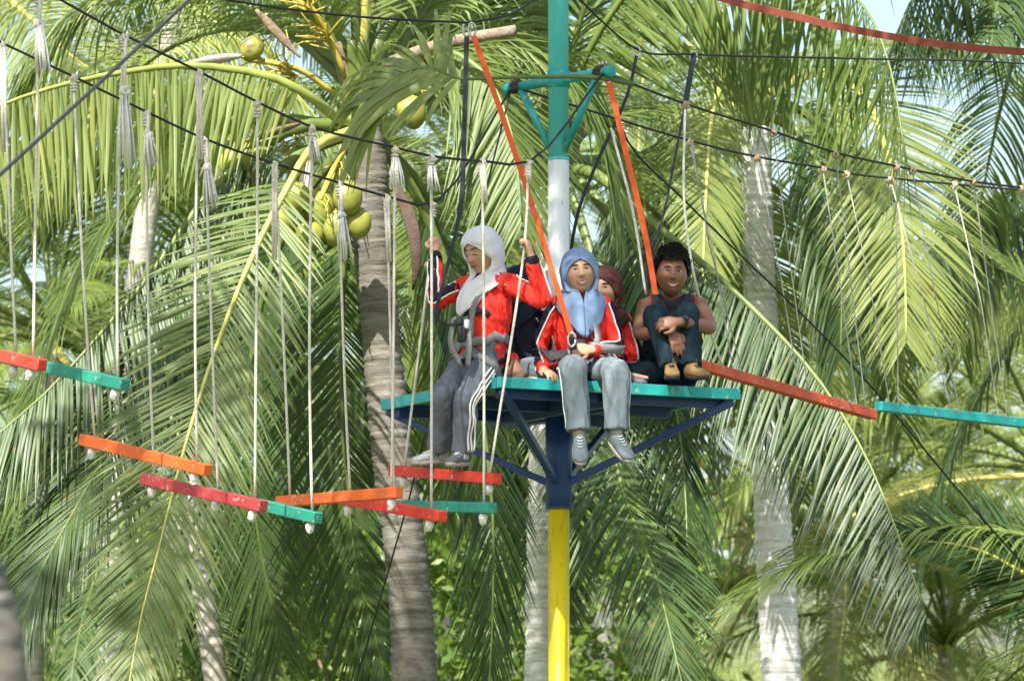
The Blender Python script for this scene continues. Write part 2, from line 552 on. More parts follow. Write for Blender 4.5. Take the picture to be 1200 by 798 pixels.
# ------------------------------------------------------------------ tower
POLE = Vector((.275, 30.0, 0))
TH = rad(27)
E1 = Vector((math.cos(TH), math.sin(TH), 0))
E2 = Vector((-math.sin(TH), math.cos(TH), 0))
SIDE = 1.57
DECK = 4.54
Z = Vector((0, 0, 1))


def zat(py, Y):
    return P(600, py, Y).z


tower = thing('platform_tower', POLE, 'painted steel pole tower carrying a teal edged square platform with people on it', 'tower')
z_w, z_b0, z_y = zat(187, 30), zat(448, 30), zat(595, 30)


def section(name, z0, z1, r, mat):
    return MB().loft([POLE + Z * z0, POLE + Z * z1], [r, r], hint=(1, 0, 0), nseg=32, nring=2).build(name, mat, tower)


section('pole_section', 0, z_y + .03, .0625, M['yellow_paint'])['label'] = 'yellow lower pole section'
section('pole_section', z_y, DECK - .06, .078, M['blue_paint'])['label'] = 'blue sleeve below the platform'
section('pole_section', DECK - .06, z_w, .063, M['white_paint'])['label'] = 'white middle pole section'
section('pole_section', z_w, 9.0, .0605, M['cyan'])['label'] = 'turquoise upper pole section'
MB().loft([POLE + Z * 9.0, POLE + Z * 9.03], [.068, .066], hint=(1, 0, 0), nseg=24, nring=2).build('pole_cap', M['rusty'], tower)
MB().loft([POLE + Z * 0.0, POLE + Z * .25], [.35, .33], hint=(1, 0, 0), nseg=24, nring=2).build('concrete_footing', M['plank'], tower)
for zj in (z_y + .002, z_w):
    MB().loft([POLE + Z * (zj - .008), POLE + Z * zj, POLE + Z * (zj + .008)], [.0635, .0665, .0635] if zj == z_w else [.0785, .081, .0785], hint=(1, 0, 0), nseg=28, nring=3).build('weld_seam', M['blue_paint'] if zj != z_w else M['cyan'], tower)
# deck planks (run along E1) and teal fascia boards
npl = 10
pw = (SIDE - .06) / npl
for i in range(npl):
    c = POLE + E2 * (-(SIDE - .06) / 2 + pw * (i + .5)) + Z * (DECK - .02 - random.uniform(0, .003))
    MB().box(c, E1 * (SIDE / 2 - .031), E2 * (pw / 2 - .004), Z * .016, bevel=.003).build('plank', M['plank'], tower, smooth=False)
for d, e in ((E2, E1), (E1, E2)):
    for s in (-1, 1):
        ln = SIDE / 2 + (.0 if d is E2 else -.031)
        c = POLE + d * (s * (SIDE / 2 - .015)) + Z * (DECK - .031 + random.uniform(-.002, .002))
        MB().box(c, e * ln, d * .015, Z * .032, bevel=.003).build('edge_board', M['turq'] if False else M['turq'], tower, smooth=False)
# joists and cross beams
for k in (-.5, 0, .5):
    c = POLE + E2 * (k * SIDE * .84) + Z * (DECK - .039 - .037)
    for s in (-1, 1):
        MB().box(c + E1 * (s * .41), E1 * .33, E2 * .028, Z * .034, bevel=.004).build('joist', M['blue_paint'], tower, smooth=False)
for s in (-1, 1):
    c = POLE + E1 * (s * .045) + Z * (DECK - .039 - .052)
    MB().box(c + E1 * (s * .015), E2 * (SIDE * .47), E1 * .022, Z * .049, bevel=.004).build('cross_beam', M['blue_paint'], tower, smooth=False)
# corner braces
zb = zat(563, 30)
for a, b in ((-1, -1), (1, -1), (1, 1), (-1, 1)):
    d = (E1 * a + E2 * b).normalized()
    p0 = POLE + d * .07 + Z * (zb - .01)
    p1 = POLE + d * (SIDE * .5 * 1.36) + Z * (DECK - .075)
    ax = (p1 - p0)
    u = ax.normalized()
    w = Z.cross(u).normalized()
    n = u.cross(w)
    MB().box((p0 + p1) / 2, ax / 2, w * .020, n * .020, bevel=.003).build('brace', M['blue_paint'], tower, smooth=False)
# cross arm with struts and rusty clamps
ARM = Vector((.68, -.733, 0)).normalized()
zc = zat(94, 30)
ae = [POLE + ARM * .38 + Z * zc, POLE - ARM * .38 + Z * zc]
MB().tube([ae[0] + ARM * .05, ae[1] - ARM * .05], .030, 16).build('cross_arm', M['turq'], tower)
for k in (0, 1):
    s = 1 if k == 0 else -1
    MB().tube([POLE + ARM * (s * .05) + Z * (zc - .43), POLE + ARM * (s * .33) + Z * (zc - .02)], .022, 12).build('arm_strut', M['turq'], tower)
    c = MB()
    for j in range(5):
        a = rad(51.4 * j)
        c.tube([ae[k] + ARM * (s * (-.05 + .014 * j)) + Vector((ARM.y, -ARM.x, 0)) * (math.cos(q) * (.034 + .003 * (j % 2))) + Z * (math.sin(q) * (.034 + .003 * (j % 2)) + .006 * math.sin(a)) for q in [rad(30 * i) for i in range(13)]], .006, 6)
    MB().loft([ae[k] + ARM * (s * .03), ae[k] + ARM * (s * .075), ae[k] + ARM * (s * .08)], [.036, .036, .028], hint=(0, 0, 1), nseg=16, nring=3).build('arm_end', M['turq'], tower)
    c.build('cable_clamp', M['rusty'], tower)
    for j in range(3):
        MB().tube([ae[k] + Z * .04 + ARM * (s * (j - 1) * .03), ae[k] + Z * .065 + ARM * (s * (j - 1) * .03)], .008, 6).build('bolt', M['steel'], tower)
MB().loft([POLE + Z * (zc - .05), POLE + Z * (zc + .05)], [.068, .068], hint=(1, 0, 0), nseg=24, nring=2).build('arm_collar', M['turq'], tower)

# ------------------------------------------------------------------ left bridge: nine hanging steps on two cables
BD = Vector((-.766, -.643, 0))                    # walking direction away from the tower
BN = Vector((-.643, .766, 0))                     # towards the far cable
BC = Vector((-.39, 29.2, 0))
A0, B0 = BC + BN * .47, BC - BN * .47


def PA(px, py):
    return PV(px, py, A0, BN)


def PB(px, py):
    return PV(px, py, B0, BN)


def cable(name, pts, r, mat, label, cat='cable', group=None, n=40, smooth_pts=True):
    s = catmull(pts, n) if smooth_pts else [Vector(p) for p in pts]
    o = MB().tube([Vector(p) for p in s], r, 6).build(name, mat)
    tag(o, label, cat, group)
    return o


def walkpts(plane, pts):
    return [plane(*q) for q in pts]


stay_a = walkpts(PA, [(-160, -22), (3, 51), (86, 90), (171, 131), (240, 163), (322, 192), (397, 214), (453, 230), (508, 238)])
stay_b = walkpts(PB, [(-60, -66), (45, -14), (145, 41), (233, 84), (302, 120), (366, 149), (463, 173), (505, 183), (565, 189), (619, 190)])
far_post = [A0 + BD * 12, B0 + BD * 12]
cable('bridge_cable', [far_post[0] + Z * 6.9] + stay_a + [ae[1] - ARM * .02 + Z * .01], .0075, M['cable'], 'thin dark cable holding the far rope ends of the hanging steps')
cable('bridge_cable', [far_post[1] + Z * 6.9] + stay_b + [ae[0] + ARM * .02 + Z * .01], .0075, M['cable'], 'thin dark cable holding the near rope ends of the hanging steps')
# the other end of the bridge stands outside the frame
fp = BC + BD * 12.1
post = thing('bridge_post', fp, 'plain pole at the far end of the hanging step bridge', 'post')
MB().loft([fp, fp + Z * 7.2], [.07, .065], hint=(1, 0, 0), nseg=16, nring=2).build('pole', M['yellow_paint'], post)
MB().tube([fp + BN * .52 + Z * 6.9, fp - BN * .52 + Z * 6.9], .03, 10).build('cross_arm', M['turq'], post)


def knot(mb, p, r=.022, seed=0, mat=0):
    rg = random.Random(seed)
    for j in range(4):
        ax = Vector((rg.uniform(-1, 1), rg.uniform(-1, 1), rg.uniform(-.4, .4))).normalized()
        a = ax.orthogonal().normalized()
        b = ax.cross(a)
        c = Vector(p) + Vector((rg.uniform(-1, 1), rg.uniform(-1, 1), rg.uniform(-1, 1))) * r * .35
        mb.tube([c + a * math.cos(q) * r * .8 + b * math.sin(q) * r * .8 for q in [2 * math.pi * i / 10 for i in range(11)]], r * .45, 6, mat=mat)
    return mb


def tassel(mb, p, length, r0=.012, r1=.028, seed=0, frayed=True, sway=(0, 0)):
    """loose rope tail below a knot: binding, then strands that splay"""
    rg = random.Random(seed)
    p = Vector(p)
    if not frayed:
        for k in range(2):
            off = Vector(((k - .5) * .016, -.012, 0))
            mb.tube([p + off, p + off + Vector((sway[0] * .5, 0, -length * .5)), p + off + Vector((sway[0], sway[1], -length))], [.011, .010, .008], 6)
        return mb
    for k in range(16):
        a = rg.uniform(0, 6.28)
        rr = math.sqrt(rg.random())
        o0 = Vector((math.cos(a), math.sin(a), 0)) * r0 * rr
        o1 = Vector((math.cos(a), math.sin(a), 0)) * r1 * rr * rg.uniform(.7, 1.2)
        ln = length * rg.uniform(.8, 1.05)
        mid = p + o0 * .4 + o1 * .6 + Vector((sway[0] * .4, sway[1] * .4, -ln * .5)) + Vector((rg.uniform(-1, 1), rg.uniform(-1, 1), 0)) * .004
        mb.tube([p + o0, mid, p + o1 + Vector((sway[0], sway[1], -ln))], [.005, .006, .0035], 5)
    return mb


STEPS = [
    # material, colour word, left end, right end, left rope (top, bottom x), right rope, left tassel, right tassel
    ('red', (-92, 395), (50, 428), (-75, 14), -72, (45, -14), 38, None, (95, True)),
    ('teal', (5, 419), (147, 451), (3, 51), 18, (145, 41), 137, (120, False), (150, True)),
    ('orange', (97, 515), (244, 551), (86, 90), 110, (233, 84), 230, None, (95, False)),
    ('crimson', (169, 561), (309, 593), (171, 131), 180, (302, 120), 298, (66, True), None),
    ('teal', (240, 576), (373, 607), (240, 163), 255, (366, 149), 365, (82, True), (40, True)),
    ('orange', (327, 588), (468, 577), (322, 192), 340, (463, 173), 459, (110, False), (52, True)),
    ('red', (395, 583), (519, 605), (397, 214), 410, (505, 183), 505, (95, True), (42, True)),
    ('teal', (455, 592), (577, 595), (453, 230), 460, (565, 189), 567, (75, False), (45, False)),
    ('red', (460, 551), (583, 561), (508, 238), 474, (619, 190), 574, None, (20, False)),
]
STEP_LABEL = [
    'red step hanging on long ropes, its end crossing a teal step',
    'teal hanging step passing behind the end of a red one',
    'lone orange hanging step sloping down beside a crimson one',
    'faded crimson hanging step between an orange and a teal one',
    'teal hanging step with its end hidden behind the crimson one',
    'orange hanging step tilted the other way, crossing a red one',
    'red hanging step sloping down in front of a short teal one',
    'teal hanging step just under the one the girl stands on',
    'red hanging step that the girl in grey trousers stands on',
]
STEP_TOP = None
hand_l, hand_r = PA(506, 283), PB(615, 284)
for i, (mk, le, re_, lt, lx, rt, rx, lta, rta) in enumerate(STEPS):
    pl, pr = PA(*le), PB(*re_)
    ax = pr - pl
    u = ax.normalized()
    w = Z.cross(u).normalized()
    n = u.cross(w)
    st = thing('hanging_step', (pl + pr) / 2 - n * .03, STEP_LABEL[i], 'bridge step', 'steps of the hanging rope bridge')
    MB().box((pl + pr) / 2, ax / 2, w * .034, n * .031, bevel=.004).build('board', M[mk], st, smooth=False)
    for side, (top, bx, tas, plane) in enumerate(((lt, lx, lta, PA), (rt, rx, rta, PB))):
        f = (bx - le[0]) / (re_[0] - le[0])
        bp = pl + ax * min(max(f, .06), .94)
        tp = plane(*top)
        mids = []
        if i == 8:
            mids = [hand_l] if side == 0 else [hand_r]
        sag = Vector((random.uniform(-.012, .012), random.uniform(-.012, .012), 0))
        if not mids:
            mids = [tp * .66 + bp * .34 + sag, tp * .33 + bp * .67 + sag]
        r = MB().tube([Vector(q) for q in catmull([tp] + mids + [bp + n * .03], 14)], .0080, 8)
        r.tube([bp + n * .03, bp - n * .045], .0092, 8)
        ro = r.build('rope', M['rope'], st)
        kb = MB()
        q = bp - n * .055
        kb.loft([q + n * .025, q + n * .012, q - n * .012, q - n * .03], [.016, .024, .024, .014], hint=(1, 0, 0), nseg=12, nring=9)
        knot(kb, q - n * .02, .017, seed=i * 2 + side)
        kb.build('end_knot', M['rope_white'], st)
        kt = MB()
        knot(kt, tp - Z * .012, .019, seed=100 + i * 2 + side)
        # whipping turns below the knot
        dd = ((mids[0] if i == 8 else bp) - tp).normalized()
        for j in range(3):
            c = tp + dd * (.045 + j * .017)
            a_ = dd.orthogonal().normalized()
            b_ = dd.cross(a_)
            kt.tube([c + a_ * math.cos(t) * .015 + b_ * math.sin(t) * .015 for t in [2 * math.pi * s / 8 for s in range(9)]], .008, 6)
        kt.build('lashing', M['rope'], st)
        if tas:
            ln, fr = tas[0] / 205.0, tas[1]
            MB_t = MB()
            if fr and ln > .3:
                knot(MB_t, tp + dd * (ln * .42) + Vector((.012, -.02, 0)), .022, seed=300 + i)
                MB_t.tube([tp + Vector((.012, -.012, -.02)), tp + dd * (ln * .42) + Vector((.012, -.02, 0))], .010, 6)
                tassel(MB_t, tp + dd * (ln * .45) + Vector((.012, -.02, 0)), ln * .55, .020, .048, seed=i, sway=(.02, 0))
            elif fr:
                tassel(MB_t, tp + dd * .06 + Vector((.004, -.012, 0)), ln - .06, .018, .046, seed=i * 3 + side, sway=(.01, 0))
            else:
                tassel(MB_t, tp + dd * .02, ln, seed=i, frayed=False, sway=(random.uniform(-.01, .02), 0))
            MB_t.build('rope_tail', M['rope_white'] if fr else M['rope'], st)
    if i == 8:
        kb = MB()
        knot(kb, hand_l + (pl - hand_l).normalized() * .15, .021, seed=77)
        kb.build('grip_knot', M['rope_tan'], st)
        STEP_TOP = (pl, pr, n)

# ------------------------------------------------------------------ right bridge: hanging beams
RD = Vector((.72, .694, 0)).normalized()
RN = Vector((-RD.y, RD.x, 0))
R0 = POLE.copy()


def PR1(px, py):
    return PV(px, py, ae[0], RN)


def PR2(px, py):
    return PV(px, py, ae[1], RN)


def PRC(px, py):
    return PV(px, py, R0, RN)


up_pts = [(803, 122), (906, 154), (979, 179), (1051, 195), (1069, 199), (1141, 213), (1197, 220), (1260, 226)]
lo_pts = [(808, 165), (887, 184), (964, 197), (992, 203), (1043, 209), (1118, 216), (1200, 223), (1260, 227)]
rp = R0 + RD * 9
cable('bridge_cable', [ae[0]] + walkpts(PR1, up_pts) + [rp - RN * .4 + Z * 6.9], .0075, M['cable'], 'dark cable above the hanging beams with their rope knots, the upper one')
cable('bridge_cable', [ae[1]] + walkpts(PR2, lo_pts) + [rp + RN * .4 + Z * 6.9], .0075, M['cable'], 'dark cable above the hanging beams, running just under the other one')
post = thing('bridge_post', rp + RD * .1, 'plain pole at the far end of the hanging beams', 'post')
MB().loft([rp + RD * .1, rp + RD * .1 + Z * 7.2], [.07, .065], hint=(1, 0, 0), nseg=16, nring=2).build('pole', M['yellow_paint'], post)
MB().tube([rp + RD * .1 + RN * .5 + Z * 6.9, rp + RD * .1 - RN * .5 + Z * 6.9], .03, 10).build('cross_arm', M['turq'], post)
for label, mk, e0, e1, atts in (
    ('rust red hanging beam running off behind the sitting man', 'rust_red', (817, 427), (1023, 486), [(863, (803, 122), (808, 165)), (940, (906, 154), (887, 184)), (1009, (979, 179), (964, 197))]),
    ('teal hanging beam beyond the rust red one', 'turq', (1029, 476), (1262, 503), [(1047, (1051, 195), (992, 203)), (1118, (1069, 199), (1043, 209)), (1173, (1141, 213), (1118, 216)), (1238, (1197, 220), (1200, 223))])):
    p0, p1 = PRC(*e0), PRC(*e1)
    ax = p1 - p0
    u = ax.normalized()
    w = Z.cross(u).normalized()
    n = u.cross(w)
    st = thing('hanging_beam', (p0 + p1) / 2 - n * .03, label, 'bridge beam', 'beams of the second rope bridge')
    MB().box((p0 + p1) / 2, ax / 2, w * .034, n * .03, bevel=.004).build('beam', M[mk], st, smooth=False)
    for (bx, a, b) in atts:
        bp = p0 + ax * ((bx - e0[0]) / (e1[0] - e0[0]))
        for pp, sgn in ((PR1(*a), -1), (PR2(*b), 1)):
            MB().tube([pp, (pp + bp) / 2 + Vector((random.uniform(-.02, .02), 0, 0)), bp + w * (sgn * .036) + n * .02, bp + w * (sgn * .02) - n * .034], .0040, 8).build('rope', M['rope_grey'], st)
            kb = MB()
            knot(kb, pp - Z * .01, .020, seed=int(bx) + sgn)
            kb.build('lashing', M['rope_tan'], st)

# ------------------------------------------------------------------ overhead cables, guys and straps
PT = POLE + Z * zat(-14, 30)


def PCL(px, py):
    return PV(px, py, BC, BN)


saf_l = PCL(549, 27)
cable('safety_cable', [fp + Z * 7.4, PCL(60, -45), PCL(270, 1), PCL(420, 20), saf_l], .007, M['cable'], 'thin dark safety cable overhead, running to the turquoise pole above the girl', n=30)
cable('safety_cable', [saf_l, PV(596, 18, BC, BN), POLE + Z * zat(-12, 30) + Vector((-.06, 0, 0))], .007, M['cable'], 'short rise of dark safety cable between strap clip and turquoise pole', n=12)
saf_r = P(746, 58, 30.4)
cable('safety_cable', [POLE + Z * zat(-14, 30) + Vector((.06, 0, 0)), P(705, 25, 30.2), saf_r, P(812, 64, 31.0), P(1000, 69, 32.3), P(1200, 75, 33.6), rp + RD * .1 + Z * 7.2], .007, M['cable'], 'thin dark safety cable overhead on the side of the hanging beams', n=40)
gp = P(0, 205, 22)
gt = POLE + Z * 8.95
d = gp - gt
cable('guy_cable', [gt, gt + d * (gt.z / -d.z)], .009, M['cable'], 'blurred dark guy cable slanting close to the camera from the pole top', smooth_pts=False)
d2 = P(1180, 640, 33.5) - P(735, 165, 30.1)
g0 = P(720, 110, 30.0)
cable('guy_cable', [ae[0] + ARM * .03, P(735, 165, 30.1), P(803, 236, 30.6), P(1000, 430, 32.1), P(1180, 640, 33.5), P(1180, 640, 33.5) + d2 * (P(1180, 640, 33.5).z / -d2.z)], .007, M['cable'], 'dark guy cable running down from the cross arm past the hanging beams', n=40)
d3 = P(440, 720, 32.5) - P(478, 590, 31.5)
cable('guy_cable', [ae[1] - ARM * .03, P(478, 590, 31.5), P(440, 720, 32.5), P(440, 720, 32.5) + d3 * (P(440, 720, 32.5).z / -d3.z)], .006, M['cable'], 'thin dark guy cable passing in front of the big palm trunk', smooth_pts=False)


def strap(name, pts, w, mat, label, cat='strap', hint=(0, -1, 0), n=24, clip=None, th=.004):
    s = [Vector(q) for q in catmull(pts, n)]
    base = s[-1]
    t = thing(name, base, label, cat)
    MB().ribbon(s, w, th, hint).build('webbing', mat, t, smooth=False)
    if clip is not None:
        for cpt in clip:
            cb = MB()
            cb.tube([Vector(cpt) + Vector((math.cos(q) * .022, 0, math.sin(q) * .04)) for q in [2 * math.pi * i / 14 for i in range(15)]], .0065, 6)
            cb.build('carabiner', M['steel'], t)
    return t


red_p = [P(700, -60, 30.6), P(845, -2, 30.2), P(930, 19, 29.8), P(1000, 35, 29.5), P(1100, 52, 29.2), P(1200, 61, 29.0), P(1330, 62, 28.8)]
ra_ = P(1330, 62, 28.8)
t_ = strap('webbing_strap', [POLE + Z * 7.7 + Vector((.07, 0, 0))] + red_p + [ra_ + Vector((2.5, -.6, .15))], .042, M['strap_red'], 'brick red webbing strap sagging overhead above the hanging beams', hint=(0, -1, -.35), n=40, th=.008)
post = thing('bridge_post', ra_ + Vector((2.5, -.55, -ra_.z)), 'plain pole holding the end of the brick red webbing strap', 'post')
MB().loft([ra_ + Vector((2.5, -.55, -ra_.z)), ra_ + Vector((2.5, -.55, .5))], [.07, .065], hint=(1, 0, 0), nseg=16, nring=2).build('pole', M['yellow_paint'], post)

# ------------------------------------------------------------------ people
def remesh(mb, name, voxel, smooth=6, wrinkle=0.0, wfreq=14.0, src_mats=True, wstretch=(1, 1, .6), wskew=.45):
    me = mb.mesh(name + '_src')
    ob = bpy.data.objects.new(name + '_tmp', me)
    COL.objects.link(ob)
    md = ob.modifiers.new('r', 'REMESH')
    md.mode = 'VOXEL'
    md.voxel_size = voxel
    sm = ob.modifiers.new('s', 'SMOOTH')
    sm.factor = .5
    sm.iterations = smooth
    dg = bpy.context.evaluated_depsgraph_get()
    dg.update()
    res = bpy.data.meshes.new_from_object(ob.evaluated_get(dg))
    bvh = BVHTree.FromPolygons([Vector(q) for q in mb.v], mb.f)
    COL.objects.unlink(ob)
    bpy.data.objects.remove(ob)
    bpy.data.meshes.remove(me)
    n = len(res.vertices)
    co = np.empty(n * 3)
    res.vertices.foreach_get('co', co)
    co = co.reshape(-1, 3)
    if wrinkle > 0:
        nr = np.empty(n * 3)
        res.vertex_normals.foreach_get('vector', nr)
        nr = nr.reshape(-1, 3)
        for i in range(n):
            c = co[i]
            x_, z_ = c[0] * .86 + c[2] * wskew, c[2] - c[0] * wskew
            q = Vector((x_ * wfreq * wstretch[0], c[1] * wfreq * wstretch[1], z_ * wfreq * wstretch[2]))
            k = noise.noise(q)
            k2 = noise.noise(q * 2.1 + Vector((5, 3, 1)))
            dsp = (.55 - abs(k) * 2.4) * .9 + (.4 - abs(k2) * 1.8) * .4
            co[i] = c + nr[i] * (dsp * wrinkle)
        res.vertices.foreach_set('co', co.ravel())
    np_ = len(res.polygons)
    if src_mats and np_:
        cen = np.empty(np_ * 3)
        res.polygons.foreach_get('center', cen)
        cen = cen.reshape(-1, 3)
        mi = [0] * np_
        for i in range(np_):
            r = bvh.find_nearest(Vector(cen[i]))
            if r[2] is not None:
                mi[i] = mb.m[r[2]]
        for _ in range(max(mb.m) + 1):
            pass
        res.polygons.foreach_set('material_index', mi)
    res.update()
    return res


def place_mesh(name, me, mats, parent):
    b = parent_base(parent)
    me.transform(Matrix.Translation(-b))
    o = link(name, me, mats, parent)
    return o


def bvh_of(me):
    me.calc_loop_triangles()
    return BVHTree.FromPolygons([v.co.copy() for v in me.vertices], [tuple(p.vertices) for p in me.polygons])


def face_depth(x, z, s):
    """front surface of the face in head space (y), metres"""
    x /= s * 1.07
    z /= s
    wz = 1 - .26 * max(0, min(1, (-z - .01) / .11)) ** 1.3
    q = 1 - (x / (.074 * wz)) ** 2 - (z / .118) ** 2
    y = .092 * math.sqrt(max(q, 0))
    G = lambda cx, cz, sx, sz, a: a * math.exp(-((x - cx) / sx) ** 2 - ((z - cz) / sz) ** 2)
    y += G(0, -.022, .013, .014, .022) + G(0, .004, .009, .022, .010) + G(0, .036, .045, .012, .003)
    y += G(-.014, -.026, .008, .008, .008) + G(.014, -.026, .008, .008, .008)
    y -= G(-.031, .012, .015, .011, .008) + G(.031, .012, .015, .011, .008)
    y += G(0, -.055, .022, .010, .007) + G(0, -.09, .022, .016, .012)
    y += G(-.042, -.018, .018, .02, .005) + G(.042, -.018, .018, .02, .005)
    return y * s


def head_frame(f, u):
    f = Vector(f).normalized()
    u = Vector(u)
    u = (u - f * u.dot(f)).normalized()
    r = f.cross(u)                                   # person's right-hand side is -r seen from front
    return Matrix((r, f, u)).transposed()           # columns x=r, y=f, z=u


def head_geo(mb, c, R, s=1.0, mat=0):
    nu, nv = 40, 30
    V = []
    for j in range(nv + 1):
        th = math.pi * j / nv
        z = .118 * math.cos(th)
        for i in range(nu):
            ph = 2 * math.pi * i / nu
            wz = 1 - .26 * max(0, min(1, (-z - .01) / .11)) ** 1.3
            x = .079 * wz * math.sin(th) * math.cos(ph)
            y = .095 * math.sin(th) * math.sin(ph)
            if math.sin(ph) > 0.02:
                y = face_depth(x, z, 1.0)
            elif z > -.05:
                y *= 1.08
            V.append(Vector(c) + R @ (Vector((x, y, z)) * s))
    F = []
    for j in range(nv):
        for i in range(nu):
            i2 = (i + 1) % nu
            F.append((j * nu + i, j * nu + i2, (j + 1) * nu + i2, (j + 1) * nu + i))
    mb.add(V, F, mat)


def hand_geo(mb, wrist, d, nrm, curl=(.5, .7, .5), spread=.12, thumb=1, size=1.0, thumb_in=.5, mat=0):
    """palm plus five fingers. d: pointing direction, nrm: direction the palm faces, thumb: which side (+1 along d x nrm)"""
    d = Vector(d).normalized()
    nrm = Vector(nrm)
    nrm = (nrm - d * nrm.dot(d)).normalized()
    s = d.cross(nrm) * thumb
    w = Vector(wrist)
    S = size
    mb.loft([w - d * .015, w + d * .02 * S, w + d * .055 * S, w + d * .088 * S], [(.024 * S, .016 * S), (.030 * S, .016 * S), (.039 * S, .015 * S), (.036 * S, .012 * S)], hint=s, nseg=14, nring=10, mat=mat, power=2.6)
    lens = (.068, .078, .072, .055)
    for k in range(4):
        o = (1.5 - k) / 1.5
        base = w + d * ((.082 + (.006 if k in (1, 2) else -.002)) * S) + s * (o * .030 * S)
        dd = (d + s * (o * spread)).normalized()
        pts = [base - dd * .01]
        q = base
        ang = 0
        L_ = lens[k] * S
        for j, (fr, cu) in enumerate(zip((.45, .31, .24), curl)):
            ang += cu
            step = dd * math.cos(ang) + nrm * math.sin(ang)
            q = q + step * (L_ * fr)
            pts.append(q)
        mb.loft(pts, [.0092 * S, .0088 * S, .0078 * S, .0058 * S], hint=s, nseg=10, nring=10, mat=mat)
    tb = w + d * .022 * S + s * .022 * S
    t1 = tb + (s * .75 + d * .55 + nrm * .35 * thumb_in).normalized() * .036 * S
    t2 = t1 + (s * (.25 - .3 * thumb_in) + d * .85 + nrm * .7 * thumb_in).normalized() * .030 * S
    t3 = t2 + (s * (.05 - .5 * thumb_in) + d * .8 + nrm * .9 * thumb_in).normalized() * .024 * S
    mb.loft([tb - s * .012, t1, t2, t3], [.013 * S, .0115 * S, .0098 * S, .0065 * S], hint=nrm, nseg=10, nring=10, mat=mat)


def body_mesh(J, name, voxel, head_s=1.0):
    """one continuous skin surface from joints"""
    b = MB()
    sx = (J['shL'] - J['shR']).normalized()
    b.loft([J['pelvis'] - (J['waist'] - J['pelvis']) * .3, J['pelvis'], J['waist'], J['chest'], J['neckb']], [(.10, .08), (.125, .09), (.108, .08), (.118, .085), (.055, .05)], hint=sx, nseg=20)
    b.loft([J['neckb'] - (J['head'] - J['neckb']) * .3, J['neckb'], J['head'] - J['Rh'] @ Vector((0, .01, .06))], [.058, .05, .047], hint=sx, nseg=16)
    b.loft([J['shR'], (J['shR'] + J['neckb']) / 2, J['neckb'], (J['shL'] + J['neckb']) / 2, J['shL']], [.040 * J.get('arm', .86), .046, .046, .046, .040 * J.get('arm', .86)], hint=(0, 0, 1), nseg=14)
    k = J.get('arm', .84)
    for s in 'LR':
        b.loft([J['sh' + s], J['sh' + s].lerp(J['el' + s], .35), J['el' + s], J['el' + s].lerp(J['wr' + s], .3), J['wr' + s]], [.046 * k, .043 * k, .035 * k, .037 * k, .025 * max(k, .96)], hint=(0, 0, 1), nseg=14)
        b.loft([J['hip' + s], J['hip' + s].lerp(J['kn' + s], .3), J['kn' + s], J['kn' + s].lerp(J['an' + s], .3), J['an' + s]], [.072, .068, .044, .042, .032], hint=(1, 0, 0), nseg=16)
        f = (J['toe' + s] - J['an' + s]).normalized()
        dn = (J['an' + s] - J['kn' + s]).normalized()
        b.loft([J['an' + s], J['an' + s] + dn * .03, J['an' + s] + dn * .045 + f * .06, J['an' + s] + dn * .05 + f * .12], [.032, .026, .018, .012], hint=(0, 0, 1), nseg=12)
        h = J['hand' + s]
        hand_geo(b, J['wr' + s], h['d'], h['n'], h.get('curl', (.5, .6, .4)), h.get('spread', .12), h.get('thumb', 1), h.get('size', .95), h.get('thumb_in', .5))
    head_geo(b, J['head'], J['Rh'], head_s)
    for s in (-1, 1):
        b.sphere(J['head'] + J['Rh'] @ (Vector((s * .076, -.012, -.002)) * head_s), (.010, .022, .032), 10, 8, rot=J['Rh'])
    return remesh(b, name, voxel, smooth=3, src_mats=False)


def face_parts(par, c, R, s, smile=True, look_down=False, lipmat=None):
    def at(x, z, out=0.0):
        return Vector(c) + R @ Vector((x * s, face_depth(x * s, z * s, s) + out * s, z * s))
    for k in (-1, 1):
        if not look_down:
            MB().sphere(at(k * .031, .010, -.0035), (.0145 * s, .006 * s, .0046 * s), 14, 8, rot=R).build('eye', M['eye_white'], par)
            MB().sphere(at(k * .031, .010, .0005), (.0060 * s, .004 * s, .0048 * s), 12, 8, rot=R).build('iris', M['eye_dark'], par)
        MB().tube([at(k * (.015 + .006 * i), (.0155 if not look_down else .006) - abs(i - 2.3) * .0014 - (.001 * i if look_down else 0), .0015) for i in range(6)], [.0014, .0026, .003, .003, .0024, .0012], 6).build('eyelid', M['eye_dark'], par)
        MB().tube([at(k * (.013 + .0085 * i), .030 + (.004 * math.sin(i / 4 * 2.6)), .0012) for i in range(5)], [.002, .0034, .0034, .0028, .0014], 6).build('eyebrow', M['hair'], par)
        # nostril
        MB().sphere(at(k * .0085, -.034, -.001), (.004, .003, .0025), 8, 6, rot=R).build('nostril', M['eye_dark'], par)
    w = .031 if smile else .022
    up = lambda x: -.053 + (abs(x) / w) ** 2 * (.006 if smile else .001)
    lo = lambda x: (-.070 if smile else -.0615) + (abs(x) / w) ** 2 * (.023 if smile else .0095)
    xs = [w * (i / 6 - 1) for i in range(13)]
    if smile:
        t = MB()
        V = [at(x, up(x) - .0015, .0012) for x in xs] + [at(x, lo(x) + .002, .0005) for x in xs]
        t.add(V, [(i, i + 1, 14 + i, 13 + i) for i in range(12)])
        t.build('teeth', M['teeth'], par)
    lm = lipmat or M['lip']
    MB().tube([at(x, up(x), .0015) for x in xs], [.0016 + .0018 * (1 - (abs(x) / w) ** 2) for x in xs], 6).build('lip', lm, par)
    MB().tube([at(x, lo(x), .002) for x in xs], [.0016 + .0026 * (1 - (abs(x) / w) ** 2) for x in xs], 6).build('lip', lm, par)


